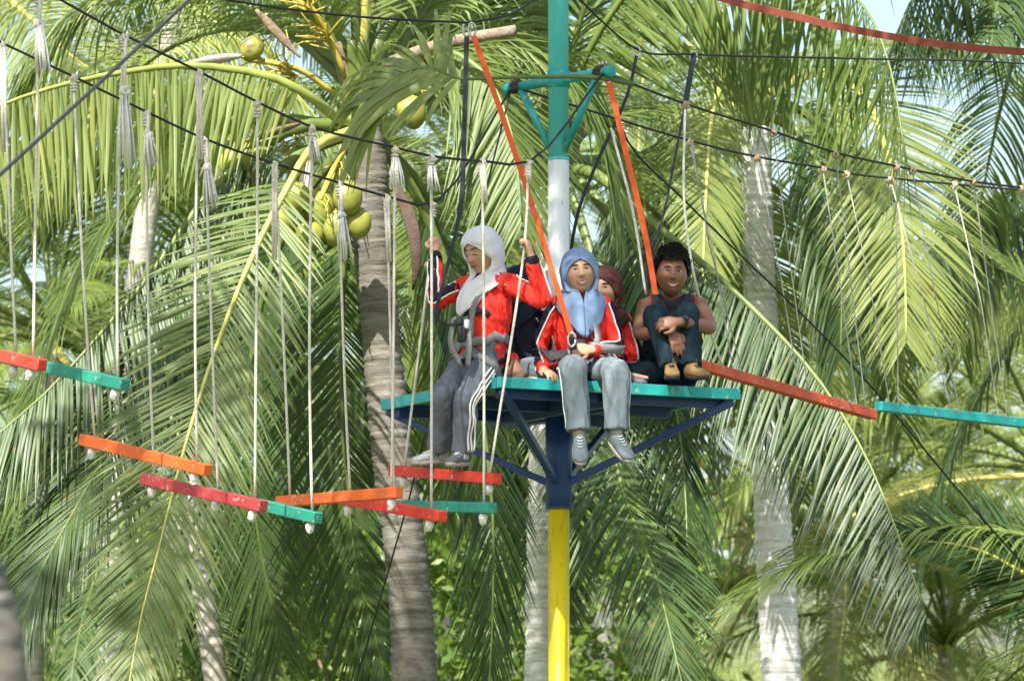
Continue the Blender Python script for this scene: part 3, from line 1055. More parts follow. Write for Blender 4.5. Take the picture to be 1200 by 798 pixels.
def headscarf(par, c, R, s, mat, chest, front, drop=.22, side=0.0, name='headscarf', seed=0, wide=.15, back=.10, fr_r=.178):
    """cloth shell round the head with a face opening, wrapped under the chin and falling over the chest"""
    c = Vector(c)
    rows = []
    nA = 56
    # head part: z from crown to chin, opening between zt and zb
    zt, zb, wo = .058, -.102, .072
    prof = []
    for i in range(22):
        th = math.pi * (.02 + .76 * i / 21)
        prof.append(.131 * math.cos(th) + .004)
    V, F = [], []
    for j, z in enumerate(prof):
        q = max(1 - (abs(z - .004) / .1325) ** 2.3, .0) ** .5
        rx = max(.099 * q, .004)
        ry = .122 * q
        if z < -.03:
            k = min((-.03 - z) / .08, 1)
            rx = rx * (1 - k) + (.093) * k
            ry = ry * (1 - k) + (.100) * k
        oz = (z - (zt + zb) / 2) / ((zt - zb) / 2)
        hw = wo * math.sqrt(max(1 - oz * oz, 0)) if abs(oz) < 1 else 0
        a0 = math.asin(min(hw / max(rx, .01), .95)) if hw > 0 else 0
        row = []
        for i in range(nA + 1):
            a = a0 + (2 * math.pi - 2 * a0) * i / nA       # 0 = straight ahead
            fold = 1 + .030 * noise.noise(Vector((a * 1.8 + seed, z * 18, seed))) + (.016 * math.sin(a * 4 + z * 85 + seed) + .010 * math.sin(a * 9 - z * 60)) * min(1, max(0, (1 - math.cos(a)) * 1.5))
            yf = ry * math.cos(a)
            if yf > 0:
                yf = min(yf, .100 * q if z > -.03 else yf)
            x, y = rx * math.sin(a) * fold, yf * fold - .004
            if hw > 0:
                e_ = min(i, nA - i)
                wE = math.exp(-(e_ / 4.0) ** 2)
                xe = x * .985
                y = y * (1 - wE) + (face_depth(min(abs(xe), .074), z, 1.0) + .010) * wE
            row.append(c + R @ (Vector((x, y, z)) * s))
        rows.append(row)
    # drape: from chin ring out to shoulders and chest
    ch = Vector(chest)
    fr = Vector(front).normalized()
    sd_ = Vector((0, 0, 1)).cross(fr).normalized() * -1
    last = prof[-1]
    n2 = 16
    for j in range(1, n2 + 1):
        t = j / n2
        row = []
        for i in range(nA + 1):
            a = 2 * math.pi * i / nA
            p0 = rows[21][i]
            fw = max(0, math.cos(a)) ** 1.6
            bk = max(0, -math.cos(a))
            e = t ** .75
            r_x = wide * e + .095 * (1 - e)
            r_y = (fr_r if math.cos(a) > 0 else back) * e + .09 * (1 - e)
            fall = (.05 + drop * fw + .02 * bk) * t ** 1.25
            tgt = ch + sd_ * (math.sin(a) * r_x * (1 - .30 * fw * t)) + fr * (math.cos(a) * r_y * (.9 + .18 * math.sin(t * 3.1))) + Vector((0, 0, 1)) * (.045 - fall)
            tgt += sd_ * (side * fw * t)
            fold = .010 * t * math.sin(a * 7 + seed + t * 2) + .008 * noise.noise(Vector((a * 2.2, t * 3, seed)))
            tgt += (fr * math.cos(a) + sd_ * math.sin(a)) * fold
            k = min(t * 2.4, 1)
            k = k * k * (3 - 2 * k)
            row.append(p0.lerp(tgt, k) if t < .42 else tgt)
        rows.append(row)
    mb = MB()
    W = nA + 1
    mb.add([q for r in rows for q in r], [(j * W + i, j * W + i + 1, (j + 1) * W + i + 1, (j + 1) * W + i) for j in range(len(rows) - 1) for i in range(nA)])
    # crown cap
    me = mb.mesh(name, parent_base(par))
    o = link(name, me, [mat], par)
    bm = bmesh.new()
    bm.from_mesh(me)
    bmesh.ops.remove_doubles(bm, verts=bm.verts, dist=.0006)
    top = [v for v in bm.verts if v.is_boundary]
    bmesh.ops.holes_fill(bm, edges=[e for e in bm.edges if e.is_boundary and all((Vector(v.co) + parent_base(par) - c).dot(R @ Vector((0, 0, 1))) > .12 * s for v in e.verts)], sides=0)
    bmesh.ops.recalc_face_normals(bm, faces=bm.faces)
    bm.to_mesh(me)
    bm.free()
    me.polygons.foreach_set('use_smooth', [True] * len(me.polygons))
    md = o.modifiers.new('thickness', 'SOLIDIFY')
    md.thickness = .006
    md.offset = 0
    return o


def stick(bvh, pts, off):
    """lay points on a garment"""
    out, nn = [], []
    for p in pts:
        r = bvh.find_nearest(Vector(p))
        if r[0] is None:
            out.append(Vector(p))
            nn.append(Vector((0, -1, 0)))
        else:
            nrm = r[1]
            if nrm.dot(Vector(p) - r[0]) < 0 and (Vector(p) - r[0]).length < .001:
                pass
            out.append(r[0] + nrm * off)
            nn.append(nrm.copy())
    return out, nn


def smoothed(vs_, it=2):
    vs_ = [Vector(v) for v in vs_]
    for _ in range(it):
        vs_ = [vs_[0]] + [(vs_[i - 1] + vs_[i] * 2 + vs_[i + 1]) / 4 for i in range(1, len(vs_) - 1)] + [vs_[-1]]
    return vs_


def shoe(par, an, toe, upmat, solemat, name='shoe', L=.245, up=(0, 0, 1), boot=False, stripes=None, laces=True):
    an, toe = Vector(an), Vector(toe)
    f = (toe - an).normalized()
    u = Vector(up)
    u = (u - f * u.dot(f)).normalized()
    s = f.cross(u)
    heel = an - f * .055 - u * .055
    st = lambda t, h: heel + f * (t * L) + u * h
    root = MB()
    hh = .10 if boot else .072
    root.loft([st(-.01, .035), st(.06, .045), st(.25, .046), st(.5, .038), st(.75, .030), st(.93, .026), st(1.0, .022)],
              [(.022, .030), (.034, .040), (.038, .044), (.041, .034), (.044, .026), (.036, .020), (.014, .012)], hint=s, nseg=18, nring=22, power=2.5)
    root.loft([st(.2, .03), st(.2, .06), st(.19, hh), st(.185, hh + .012)], [(.036, .052), (.036, .05), (.035, .044), (.033, .042)], hint=s, nseg=16, nring=9)
    me = remesh(root, 'shoe', .006, smooth=4, src_mats=False)
    o = place_mesh(name, me, [upmat], par)
    b = MB()
    n = 20
    for lvl, h, k in ((0, -.006, .96), (1, .016, 1.03)):
        for i in range(n):
            a = 2 * math.pi * i / n
            t = .5 + .53 * math.cos(a)
            w = (.034 + .013 * max(0, math.sin((t - .1) * 2.2))) * k
            b.v.append(tuple(st(t, h + (.012 * max(0, t - .8) / .2 * .6)) + s * (math.sin(a) * w * (abs(math.sin(a)) ** -.25 if abs(math.sin(a)) > .05 else 1))))
    for i in range(n):
        i2 = (i + 1) % n
        b.f.append((i, i2, n + i2, n + i))
        b.m.append(0)
    b.f += [tuple(range(n))[::-1], tuple(range(n, 2 * n))]
    b.m += [0, 0]
    b.build('sole', solemat, o)
    bv = None
    if stripes or laces:
        w0 = [Vector(v.co) + parent_base(par) for v in me.vertices]
        bv = BVHTree.FromPolygons(w0, [tuple(p.vertices) for p in me.polygons])
    if laces:
        for j in range(4):
            t = .42 + .085 * j
            pp, nn = stick(bv, [st(t - .03 * abs(k) / 3, .1) + s * (.007 * k) for k in range(-3, 4)], .003)
            MB().tube(pp, .0028, 5).build('lace', M['piping'] if not boot else M['boot_sole'], o)
    if stripes:
        for j in range(3):
            for sg in (-1, 1):
                pp, nn = stick(bv, [st(.36 + .1 * j - .03 * q, .03 + .014 * q) + s * (.06 * sg) for q in range(4)], .0025)
                MB().ribbon(pp, .009, .003, nn).build('stripe', stripes, o)
    return o


def jacket(par, J, name='jacket', voxel=.0072, panel='sleeve', rfat=1.0, open_hem=0.0):
    """track jacket: red body, navy black outer sleeve panels, white piping"""
    b = MB()
    sx = (J['shL'] - J['shR']).normalized()
    up = (J['neckb'] - J['pelvis']).normalized()
    fw = J['fwd']
    b.loft([J['pelvis'] - up * .06, J['pelvis'] + up * .02, J['waist'], J['chest'], J['chest'].lerp(J['neckb'], .6), J['neckb'] + up * .01],
           [(.158 * rfat, .120 * rfat), (.163 * rfat, .122 * rfat), (.148 * rfat, .115 * rfat), (.158 * rfat, .118 * rfat), (.115, .10), (.065, .06)], hint=sx, nseg=28, nring=26)
    b.loft([J['shR'], (J['shR'] + J['neckb']) / 2, J['neckb'], (J['shL'] + J['neckb']) / 2, J['shL']], [.058, .068, .068, .068, .058], hint=(0, 0, 1), nseg=16)
    sl = {}
    for s in 'LR':
        o = J['out' + s]
        pts = [J['sh' + s] + (J['neckb'] - J['sh' + s]) * .15, J['sh' + s].lerp(J['el' + s], .35), J['el' + s], J['el' + s].lerp(J['wr' + s], .35), J['el' + s].lerp(J['wr' + s], .8), J['wr' + s] - (J['wr' + s] - J['el' + s]).normalized() * .015]
        rr = [.056, .050, .046, .043, .039, .034]
        h = Vector(o)

        def mf(t, a):
            return 1 if (math.cos(a) > math.cos(rad(52)) and panel == 'sleeve') else 0
        b.loft(pts, rr, hint=h, nseg=30, nring=26, matfn=mf)
        sl[s] = (pts, rr, h)
    me = remesh(b, name, voxel, smooth=5, wrinkle=.015, wfreq=19, wstretch=(1, 1, .28))
    bv = bvh_of(me)
    o = place_mesh(name, me, [M['jacket_red'], M['jacket_black']], par)
    if panel == 'sleeve':
        for s in 'LR':
            pts, rr, h = sl[s]
            c = catmull([tuple(p) + (r,) for p, r in zip(pts, rr)], 28)
            for sg in (-1, 1):
                line = []
                hh = Vector(h)
                for i in range(1, 27):
                    p = Vector(c[i][:3])
                    t = Vector(c[i + 1][:3]) - Vector(c[i - 1][:3])
                    t.normalize()
                    a = (hh - t * hh.dot(t)).normalized()
                    hh = a
                    bb = t.cross(a)
                    an = rad(52) * sg
                    line.append(p + (a * math.cos(an) + bb * math.sin(an)) * (c[i][3] + .02))
                pp, nn = stick(bv, line, .002)
                MB().tube(smoothed(pp, 1), .0052, 6).build('piping', M['piping'], o)
    # zip, cuffs
    zl = [J['neckb'].lerp(J['pelvis'], .12 + .86 * k / 15) + fw * .3 for k in range(16)]
    zp, zn = stick(bv, zl, .002)
    MB().ribbon(smoothed(zp), .009, .004, smoothed(zn)).build('zip', M['jacket_black'], o)
    hl_ = [J['pelvis'] - up * .045 + (fw * math.cos(t) + sx * math.sin(t)) * .3 for t in np.linspace(0, 2 * math.pi, 30)]
    hp_, hn_ = stick(bv, hl_, .001)
    MB().ribbon(hp_, .03, .006, hn_).build('hem_band', M['jacket_red'] if not J.get('cuff_black') else M['jacket_black'], o)
    for s in 'LR':
        d = (J['wr' + s] - J['el' + s]).normalized()
        MB().loft([J['wr' + s] - d * .05, J['wr' + s] - d * .03, J['wr' + s] - d * .005], [.041, .040, .034], hint=J['out' + s], nseg=16, nring=7).build('cuff', M['jacket_black'] if J.get('cuff_black') else M['jacket_red'], o)
    return o, bv


def trousers(par, J, mat, name='trousers', thigh=.088, knee=.074, hem=.068, voxel=.0072, stripe=None, flare=1.0, wr=.011):
    b = MB()
    sx = (J['hipL'] - J['hipR']).normalized()
    up = (J['waist'] - J['pelvis']).normalized()
    b.loft([J['pelvis'] - up * .09, J['pelvis'], J['pelvis'] + up * .1], [(.13, .10), (.165, .12), (.150, .112)], hint=sx, nseg=24)
    legs = {}
    for s in 'LR':
        h, k, a = J['hip' + s], J['kn' + s], J['an' + s]
        d = (a - k).normalized()
        pts = [h, h.lerp(k, .35), h.lerp(k, .75), k, k.lerp(a, .3), k.lerp(a, .7), a - d * .02 + d * .0]
        rr = [thigh * 1.05, thigh, knee * 1.04, knee, (knee + hem) / 2, hem, hem]
        b.loft(pts, rr, hint=J['out' + s], nseg=22, nring=30)
        legs[s] = (pts, rr, J['lout' + s] if 'lout' + s in J else J['out' + s])
    me = remesh(b, name, voxel, smooth=5, wrinkle=wr, wfreq=17, wstretch=(1, 1, .22), wskew=.18)
    bv = bvh_of(me)
    o = place_mesh(name, me, [mat], par)
    if stripe:
        for s in 'LR':
            pts, rr, h = legs[s]
            c = catmull([tuple(p) + (r,) for p, r in zip(pts, rr)], 30)
            for off in stripe:
                line = []
                hh = Vector(h)
                for i in range(3, 29):
                    p = Vector(c[i][:3])
                    t = (Vector(c[i + 1][:3]) - Vector(c[i - 1][:3])).normalized()
                    a = (hh - t * hh.dot(t)).normalized()
                    hh = a
                    bb = t.cross(a)
                    line.append(p + (a * math.cos(off) + bb * math.sin(off)) * (c[i][3] + .03))
                pp, nn = stick(bv, line, .0025)
                MB().ribbon(smoothed(pp, 2), .011, .004, smoothed(nn, 2)).build('stripe', M['piping'], o)
    return o, bv


def mkhead(J, head, fwd, up=(0, 0, 1)):
    J['head'] = Vector(head)
    J['Rh'] = head_frame(fwd, up)


V3 = Vector

# --- girl standing on the red step -------------------------------------------------
def person_standing():
    pl, pr, n = STEP_TOP
    ctr = (pl + pr) / 2 + n * .031
    base = ctr
    par = thing('person', base, 'person in white headscarf and red jacket standing on a hanging step gripping two ropes', 'person')
    f = BD.copy()
    J = {'fwd': f, 'cuff_black': True}
    Yc = 29.22
    mkhead(J, P(565, 296, Yc - .02), f + Vector((-.02, -.16, -.34)), up=(-.06, 0, 1))
    J['neckb'] = P(574, 333, Yc + .02)
    J['shR'] = P(541, 338, Yc + .17)
    J['shL'] = P(601, 334, Yc - .12)
    J['chest'] = P(571, 360, Yc)
    J['waist'] = P(568, 391, Yc + .0)
    J['pelvis'] = P(563, 417, Yc + .02)
    J['elR'] = P(512, 354, Yc + .28)
    J['elL'] = P(635, 352, Yc - .20)
    hl, hr = hand_l, hand_r
    J['wrR'] = hl + V3((.012, -.035, -.085))
    J['wrL'] = hr + V3((.035, -.015, -.085))
    J['hipR'] = P(551, 425, Yc + .09)
    J['hipL'] = P(572, 425, Yc - .06)
    # feet stand on the step board
    axb = pr - pl
    fR = pl + axb * .40 + n * .031
    fL = pl + axb * .62 + n * .031
    J['anR'] = fR + V3((.02, .0, .085))
    J['anL'] = fL + V3((.035, .0, .085))
    J['knR'] = P(521, 462, Yc - .10)
    J['knL'] = P(547, 470, Yc - .20)
    td = V3((-.80, -.6, -.12))
    J['toeR'] = J['anR'] + td.normalized() * .17
    J['toeL'] = J['anL'] + V3((-.45, -.9, -.12)).normalized() * .17
    J['outR'] = V3((-.75, -.2, .35))
    J['outL'] = V3((.9, -.15, -.15))
    J['loutL'] = V3((.62, -.78, 0))
    J['loutR'] = V3((-.64, .77, 0))
    J['handR'] = dict(d=(.05, .15, 1), n=(-.3, .95, 0), curl=(1.2, 1.5, 1.1), thumb=1, size=1.0, thumb_in=1.1, spread=.03)
    J['handL'] = dict(d=(-.25, .05, 1), n=(-.95, .3, 0), curl=(1.2, 1.5, 1.1), thumb=-1, size=1.0, thumb_in=1.1, spread=.03)
    # hands reach round the rope: palm beside it
    J['wrR'] = hl + V3((.02, -.03, -.075))
    J['wrL'] = hr + V3((.035, -.012, -.075))
    me = body_mesh(J, 'body', .0062, 1.12)
    place_mesh('body', me, [M['skin']], par)
    face_parts(par, J['head'], J['Rh'], 1.12, smile=False, look_down=True)
    headscarf(par, J['head'], J['Rh'], 1.12, M['scarf_white'], J['neckb'] - Z * .0, f + Vector((-.35, -.1, 0)), drop=.19, side=.04, seed=2, wide=.155, fr_r=.20)
    jk, bv = jacket(par, J)
    tr, bt = trousers(par, J, M['trouser_grey'], thigh=.088, knee=.072, hem=.066, stripe=(-.26, 0, .26))
    shoe(par, J['anR'], J['toeR'], M['shoe_white'], M['sole'], stripes=M['shoe_blue'])
    shoe(par, J['anL'], J['toeL'], M['shoe_dark'], M['sole'], stripes=M['piping'])
    # climbing harness
    h = MB()
    for k in (-1, 1):
        sh = J['shL'] if k > 0 else J['shR']
        top = sh.lerp(J['neckb'], .35) + Z * .07
        line = [top.lerp(J['pelvis'] + f * .22 + BN * (-.06 * k), t) + f * (.20 * math.sin(t * 3.14)) for t in np.linspace(0, 1, 14)]
        pp, nn = stick(bv, line, .006)
        MB().ribbon(smoothed(pp), .045, .005, smoothed(nn)).build('harness_strap', M['strap_grey'], par)
        hp, kn = (J['hipL'], J['knL']) if k > 0 else (J['hipR'], J['knR'])
        c = hp.lerp(kn, .22)
        ax_ = (kn - hp).normalized()
        a_ = ax_.orthogonal().normalized()
        b_ = ax_.cross(a_)
        ring = [c + (a_ * math.cos(t) + b_ * math.sin(t)) * .16 + Z * (.03 * math.cos(t)) for t in np.linspace(0, 2 * math.pi, 22)]
        pp, nn = stick(bt, ring, .006)
        MB().ribbon(pp, .045, .005, nn).build('leg_loop', M['strap_grey'], par)
        # risers from leg loop to chest ring
        q0 = P(532 if k < 0 else 545, 372, Yc - .2)
        q1 = P(528 if k < 0 else 550, 402, Yc - .26)
        q2 = P(540 if k < 0 else 548, 430, Yc - .24)
        MB().ribbon([Vector(q) for q in catmull([q0, q1, q2], 12)], .042, .006, f).build('riser', M['strap_grey'], par)
    wl = [J['waist'] - Z * .05 + (f * math.cos(t) + BN * math.sin(t)) * .25 for t in np.linspace(0, 2 * math.pi, 26)]
    pp, nn = stick(bv, wl, .006)
    MB().ribbon(pp, .05, .006, nn).build('harness_belt', M['strap_grey'], par)
    cl = [J['chest'] - Z * .05 + (f * math.cos(t) + BN * math.sin(t)) * .25 for t in np.linspace(-.9, .75, 14)]
    pp, nn = stick(bv, cl, .005)
    MB().ribbon(smoothed(pp), .03, .005, smoothed(nn)).build('chest_strap', M['strap_black'], par)
    b_ = MB()
    cc = P(546, 380, Yc - .25)
    b_.box(cc, V3((.018, -.012, 0)), V3((0, 0, .026)), V3((.006, .012, 0)), bevel=.003)
    b_.build('buckle', M['clip'], par)
    bz = MB()
    bz.box(P(538, 378, Yc - .24), V3((.026, -.02, 0)), V3((0, 0, .018)), V3((.007, .012, 0)), bevel=.004)
    bz.box(P(541, 392, Yc - .25), V3((.02, -.015, 0)), V3((0, 0, .045)), V3((.007, .012, 0)), bevel=.004)
    bz.build('buckle', M['strap_black'], par)
    # small gold mark on the chest
    pp, nn = stick(bv, [P(576 + 2 * i, 333 - .3 * i, Yc - .3) for i in range(5)], .002)
    MB().ribbon(pp, .007, .003, nn).build('jacket_mark', M['stalk'], par)
    return J


JS = person_standing()


# --- girl sitting on the edge with the slate blue headscarf ----------------------------------
def person_blue():
    Yt = 29.46
    par = thing('person', P(690, 447, 29.3) * 1.0, 'person in slate blue headscarf and red jacket sitting with legs dangling over the platform edge', 'person')
    f = V3((.12, -1, 0)).normalized()
    J = {'fwd': f}
    mkhead(J, P(679, 321, Yt - .06), f + V3((-.02, 0, .06)), up=(-.10, 0, 1))
    J['neckb'] = P(680, 352, Yt - .02)
    J['shR'] = P(649, 361, Yt - .02)
    J['shL'] = P(711, 360, Yt + .02)
    J['chest'] = P(680, 378, Yt)
    J['waist'] = P(681, 403, Yt)
    J['pelvis'] = P(683, 427, Yt + .04)
    J['elR'] = P(631, 408, Yt - .0)
    J['elL'] = P(722, 407, Yt - .06)
    J['wrR'] = P(637, 433, Yt - .26)
    J['wrL'] = P(694, 410, Yt - .24)
    J['hipR'] = P(669, 432, Yt + .02)
    J['hipL'] = P(699, 432, Yt + .02)
    J['knR'] = P(672, 434, 29.07)
    J['knL'] = P(722, 438, 29.10)
    J['anR'] = P(679, 509, 29.05)
    J['anL'] = P(722, 508, 29.08)
    J['toeR'] = P(681, 536, 28.93)
    J['toeL'] = P(743, 536, 28.96)
    J['outR'] = V3((-.95, -.35, .1))
    J['outL'] = V3((.98, -.2, .1))
    J['loutR'] = V3((-.9, -.45, .0))
    J['loutL'] = V3((.95, -.3, 0))
    J['handR'] = dict(d=(.45, -.75, -.35), n=(0, 0, -1), curl=(.25, .3, .2), thumb=-1, size=.95, thumb_in=.2)
    J['handL'] = dict(d=(-.95, -.2, .05), n=(-.1, 1, -.2), curl=(.8, 1.0, .8), thumb=1, size=.95, thumb_in=.8)
    me = body_mesh(J, 'body', .0062, 1.11)
    place_mesh('body', me, [M['skin']], par)
    face_parts(par, J['head'], J['Rh'], 1.11, smile=True)
    headscarf(par, J['head'], J['Rh'], 1.11, M['scarf_blue'], J['neckb'], f, drop=.23, side=-.01, seed=5, wide=.16)
    jk, bv = jacket(par, J)
    tr, bt = trousers(par, J, M['trouser_light'], thigh=.088, knee=.080, hem=.072, stripe=(0,))
    for s in 'RL':
        MB().loft([J['an' + s].lerp(J['kn' + s], .12), J['an' + s] + (J['an' + s] - J['kn' + s]).normalized() * .03], [.036, .038], hint=(1, 0, 0), nseg=14, nring=4).build('ankle_sock', M['sock'], par)
        shoe(par, J['an' + s] + (J['an' + s] - J['kn' + s]).normalized() * .02, J['toe' + s], M['shoe_grey'], M['sole'], up=(0, -.45, 1) if s == 'R' else (.1, -.5, 1), L=.235)
    # harness: shoulder straps, belt
    for k, sh in ((1, 'shL'), (-1, 'shR')):
        top = J[sh].lerp(J['neckb'], .25) + Z * .08
        line = [top.lerp(J['waist'] + V3((.05 * k, -.2, -.02)), t) + V3((.03 * k * math.sin(t * 3), -.2 * math.sin(t * 3.14), 0)) for t in np.linspace(0, 1, 14)]
        pp, nn = stick(bv, line, .006)
        MB().ribbon(smoothed(pp), .042, .005, smoothed(nn)).build('harness_strap', M['strap_grey'], par)
    wl = [J['waist'] - Z * .05 + V3((math.sin(t), -math.cos(t), 0)) * .26 for t in np.linspace(0, 2 * math.pi, 26)]
    pp, nn = stick(bv, wl, .007)
    MB().ribbon(pp, .055, .007, nn).build('harness_belt', M['strap_grey'], par)
    for k, hp, kn in ((1, 'hipL', 'knL'), (-1, 'hipR', 'knR')):
        c = J[hp].lerp(J[kn], .35)
        ring = [c + V3((math.sin(t) * .2, -.06 * k * math.sin(t), math.cos(t) * .2)) for t in np.linspace(0, 2 * math.pi, 22)]
        pp, nn = stick(bt, ring, .006)
        MB().ribbon(pp, .045, .006, nn).build('leg_loop', M['strap_grey'], par)
    MB().box(P(676, 404, Yt - .23), V3((.05, 0, 0)), V3((0, .01, .03)), V3((0, .02, 0)), bevel=.006).build('harness_buckle', M['strap_black'], par)
    return J


JB = person_blue()


# --- girl behind with brown headscarf ---------------------------------------------------------
def person_brown():
    Yt = 29.86
    par = thing('person', V3((P(712, 440, Yt).x, Yt, DECK)), 'person in dark brown headscarf sitting half hidden behind the blue headscarf', 'person')
    f = V3((-.05, -1, 0)).normalized()
    J = {'fwd': f, 'cuff_black': True}
    mkhead(J, P(708, 341, Yt - .06), f + V3((-.25, 0, -.02)), up=(.05, 0, 1))
    J['neckb'] = P(712, 371, Yt)
    J['shR'] = P(684, 384, Yt)
    J['shL'] = P(735, 383, Yt + .02)
    J['chest'] = P(710, 400, Yt)
    J['waist'] = P(710, 428, Yt)
    J['pelvis'] = V3((P(710, 440, Yt).x, Yt, DECK + .12))
    J['elR'] = P(676, 430, Yt - .04)
    J['elL'] = P(744, 428, Yt - .08)
    J['wrR'] = P(700, 444, Yt - .25)
    J['wrL'] = P(722, 445, Yt - .27)
    J['hipR'] = J['pelvis'] + V3((-.09, -.02, -.02))
    J['hipL'] = J['pelvis'] + V3((.09, -.02, -.02))
    J['knR'] = J['pelvis'] + V3((-.26, -.17, -.02))
    J['knL'] = J['pelvis'] + V3((.26, -.17, -.02))
    J['anR'] = J['pelvis'] + V3((.08, -.30, -.05))
    J['anL'] = J['pelvis'] + V3((-.08, -.22, -.05))
    J['toeR'] = J['anR'] + V3((.12, -.03, -.02))
    J['toeL'] = J['anL'] + V3((-.12, -.03, -.02))
    J['outR'] = V3((-1, -.2, 0))
    J['outL'] = V3((.9, -.25, .1))
    J['handR'] = dict(d=(.7, -.5, -.2), n=(0, 0, -1), thumb=-1)
    J['handL'] = dict(d=(-.7, -.5, -.2), n=(0, 0, -1), thumb=1)
    me = body_mesh(J, 'body', .0075, 1.08)
    place_mesh('body', me, [M['skin']], par)
    face_parts(par, J['head'], J['Rh'], 1.08, smile=False)
    headscarf(par, J['head'], J['Rh'], 1.08, M['scarf_brown'], J['neckb'], f, drop=.17, seed=9, wide=.125)
    jacket(par, J, voxel=.0095)
    trousers(par, J, M['jeans'], voxel=.0105, thigh=.08, knee=.07, hem=.06)
    shoe(par, J['anR'], J['toeR'], M['shoe_dark'], M['sole'], laces=False, L=.22)
    shoe(par, J['anL'], J['toeL'], M['shoe_dark'], M['sole'], laces=False, L=.22)


person_brown()


# --- person behind the standing girl -------------------------------------------------------------
def person_behind():
    Yt = 29.52
    par = thing('person', V3((P(606, 440, Yt).x, Yt, DECK)), 'person in dark jacket with red cuffs sitting mostly hidden behind the standing girl', 'person')
    f = V3((-.25, -1, 0)).normalized()
    J = {'fwd': f}
    mkhead(J, P(606, 338, Yt - .05), f + V3((0, 0, -.1)))
    J['neckb'] = P(607, 365, Yt)
    J['shR'] = P(583, 376, Yt - .0)
    J['shL'] = P(632, 375, Yt + .05)
    J['chest'] = P(607, 392, Yt)
    J['waist'] = P(608, 414, Yt)
    J['pelvis'] = V3((P(608, 440, Yt).x, Yt + .02, DECK + .12))
    J['elR'] = P(590, 408, Yt - .12)
    J['elL'] = P(637, 412, Yt + .0)
    J['wrR'] = P(602, 424, Yt - .30)
    J['wrL'] = P(624, 436, Yt - .16)
    J['hipR'] = J['pelvis'] + V3((-.09, -.02, -.02))
    J['hipL'] = J['pelvis'] + V3((.09, -.02, -.02))
    J['knR'] = J['pelvis'] + V3((-.18, -.20, -.0))
    J['knL'] = J['pelvis'] + V3((.18, -.20, -.0))
    J['anR'] = J['pelvis'] + V3((.08, -.24, -.05))
    J['anL'] = J['pelvis'] + V3((-.06, -.18, -.05))
    J['toeR'] = J['anR'] + V3((.12, -.02, -.02))
    J['toeL'] = J['anL'] + V3((-.12, -.02, -.02))
    J['outR'] = V3((-1, -.4, .2))
    J['outL'] = V3((.5, -.85, .2))
    J['handR'] = dict(d=(.25, -.45, -.8), n=(0, .8, -.5), thumb=-1, curl=(.3, .5, .4), thumb_in=.3)
    J['handL'] = dict(d=(-.3, -.8, -.3), n=(0, 0, -1), thumb=1)
    me = body_mesh(J, 'body', .0075, .97)
    place_mesh('body', me, [M['skin_dark']], par)
    face_parts(par, J['head'], J['Rh'], .97, smile=False)
    headscarf(par, J['head'], J['Rh'], .97, M['scarf_navy'], J['neckb'], f, drop=.12, seed=12, wide=.125)
    jk, bv = jacket(par, J, voxel=.0095)
    jk.data.materials[0] = M['jacket_black']
    jk.data.materials[1] = M['jacket_black']
    trousers(par, J, M['trouser_light'], voxel=.0105, thigh=.08, knee=.07, hem=.06)
    shoe(par, J['anR'], J['toeR'], M['shoe_grey'], M['sole'], laces=False, L=.22)
    shoe(par, J['anL'], J['toeL'], M['shoe_grey'], M['sole'], laces=False, L=.22)


person_behind()


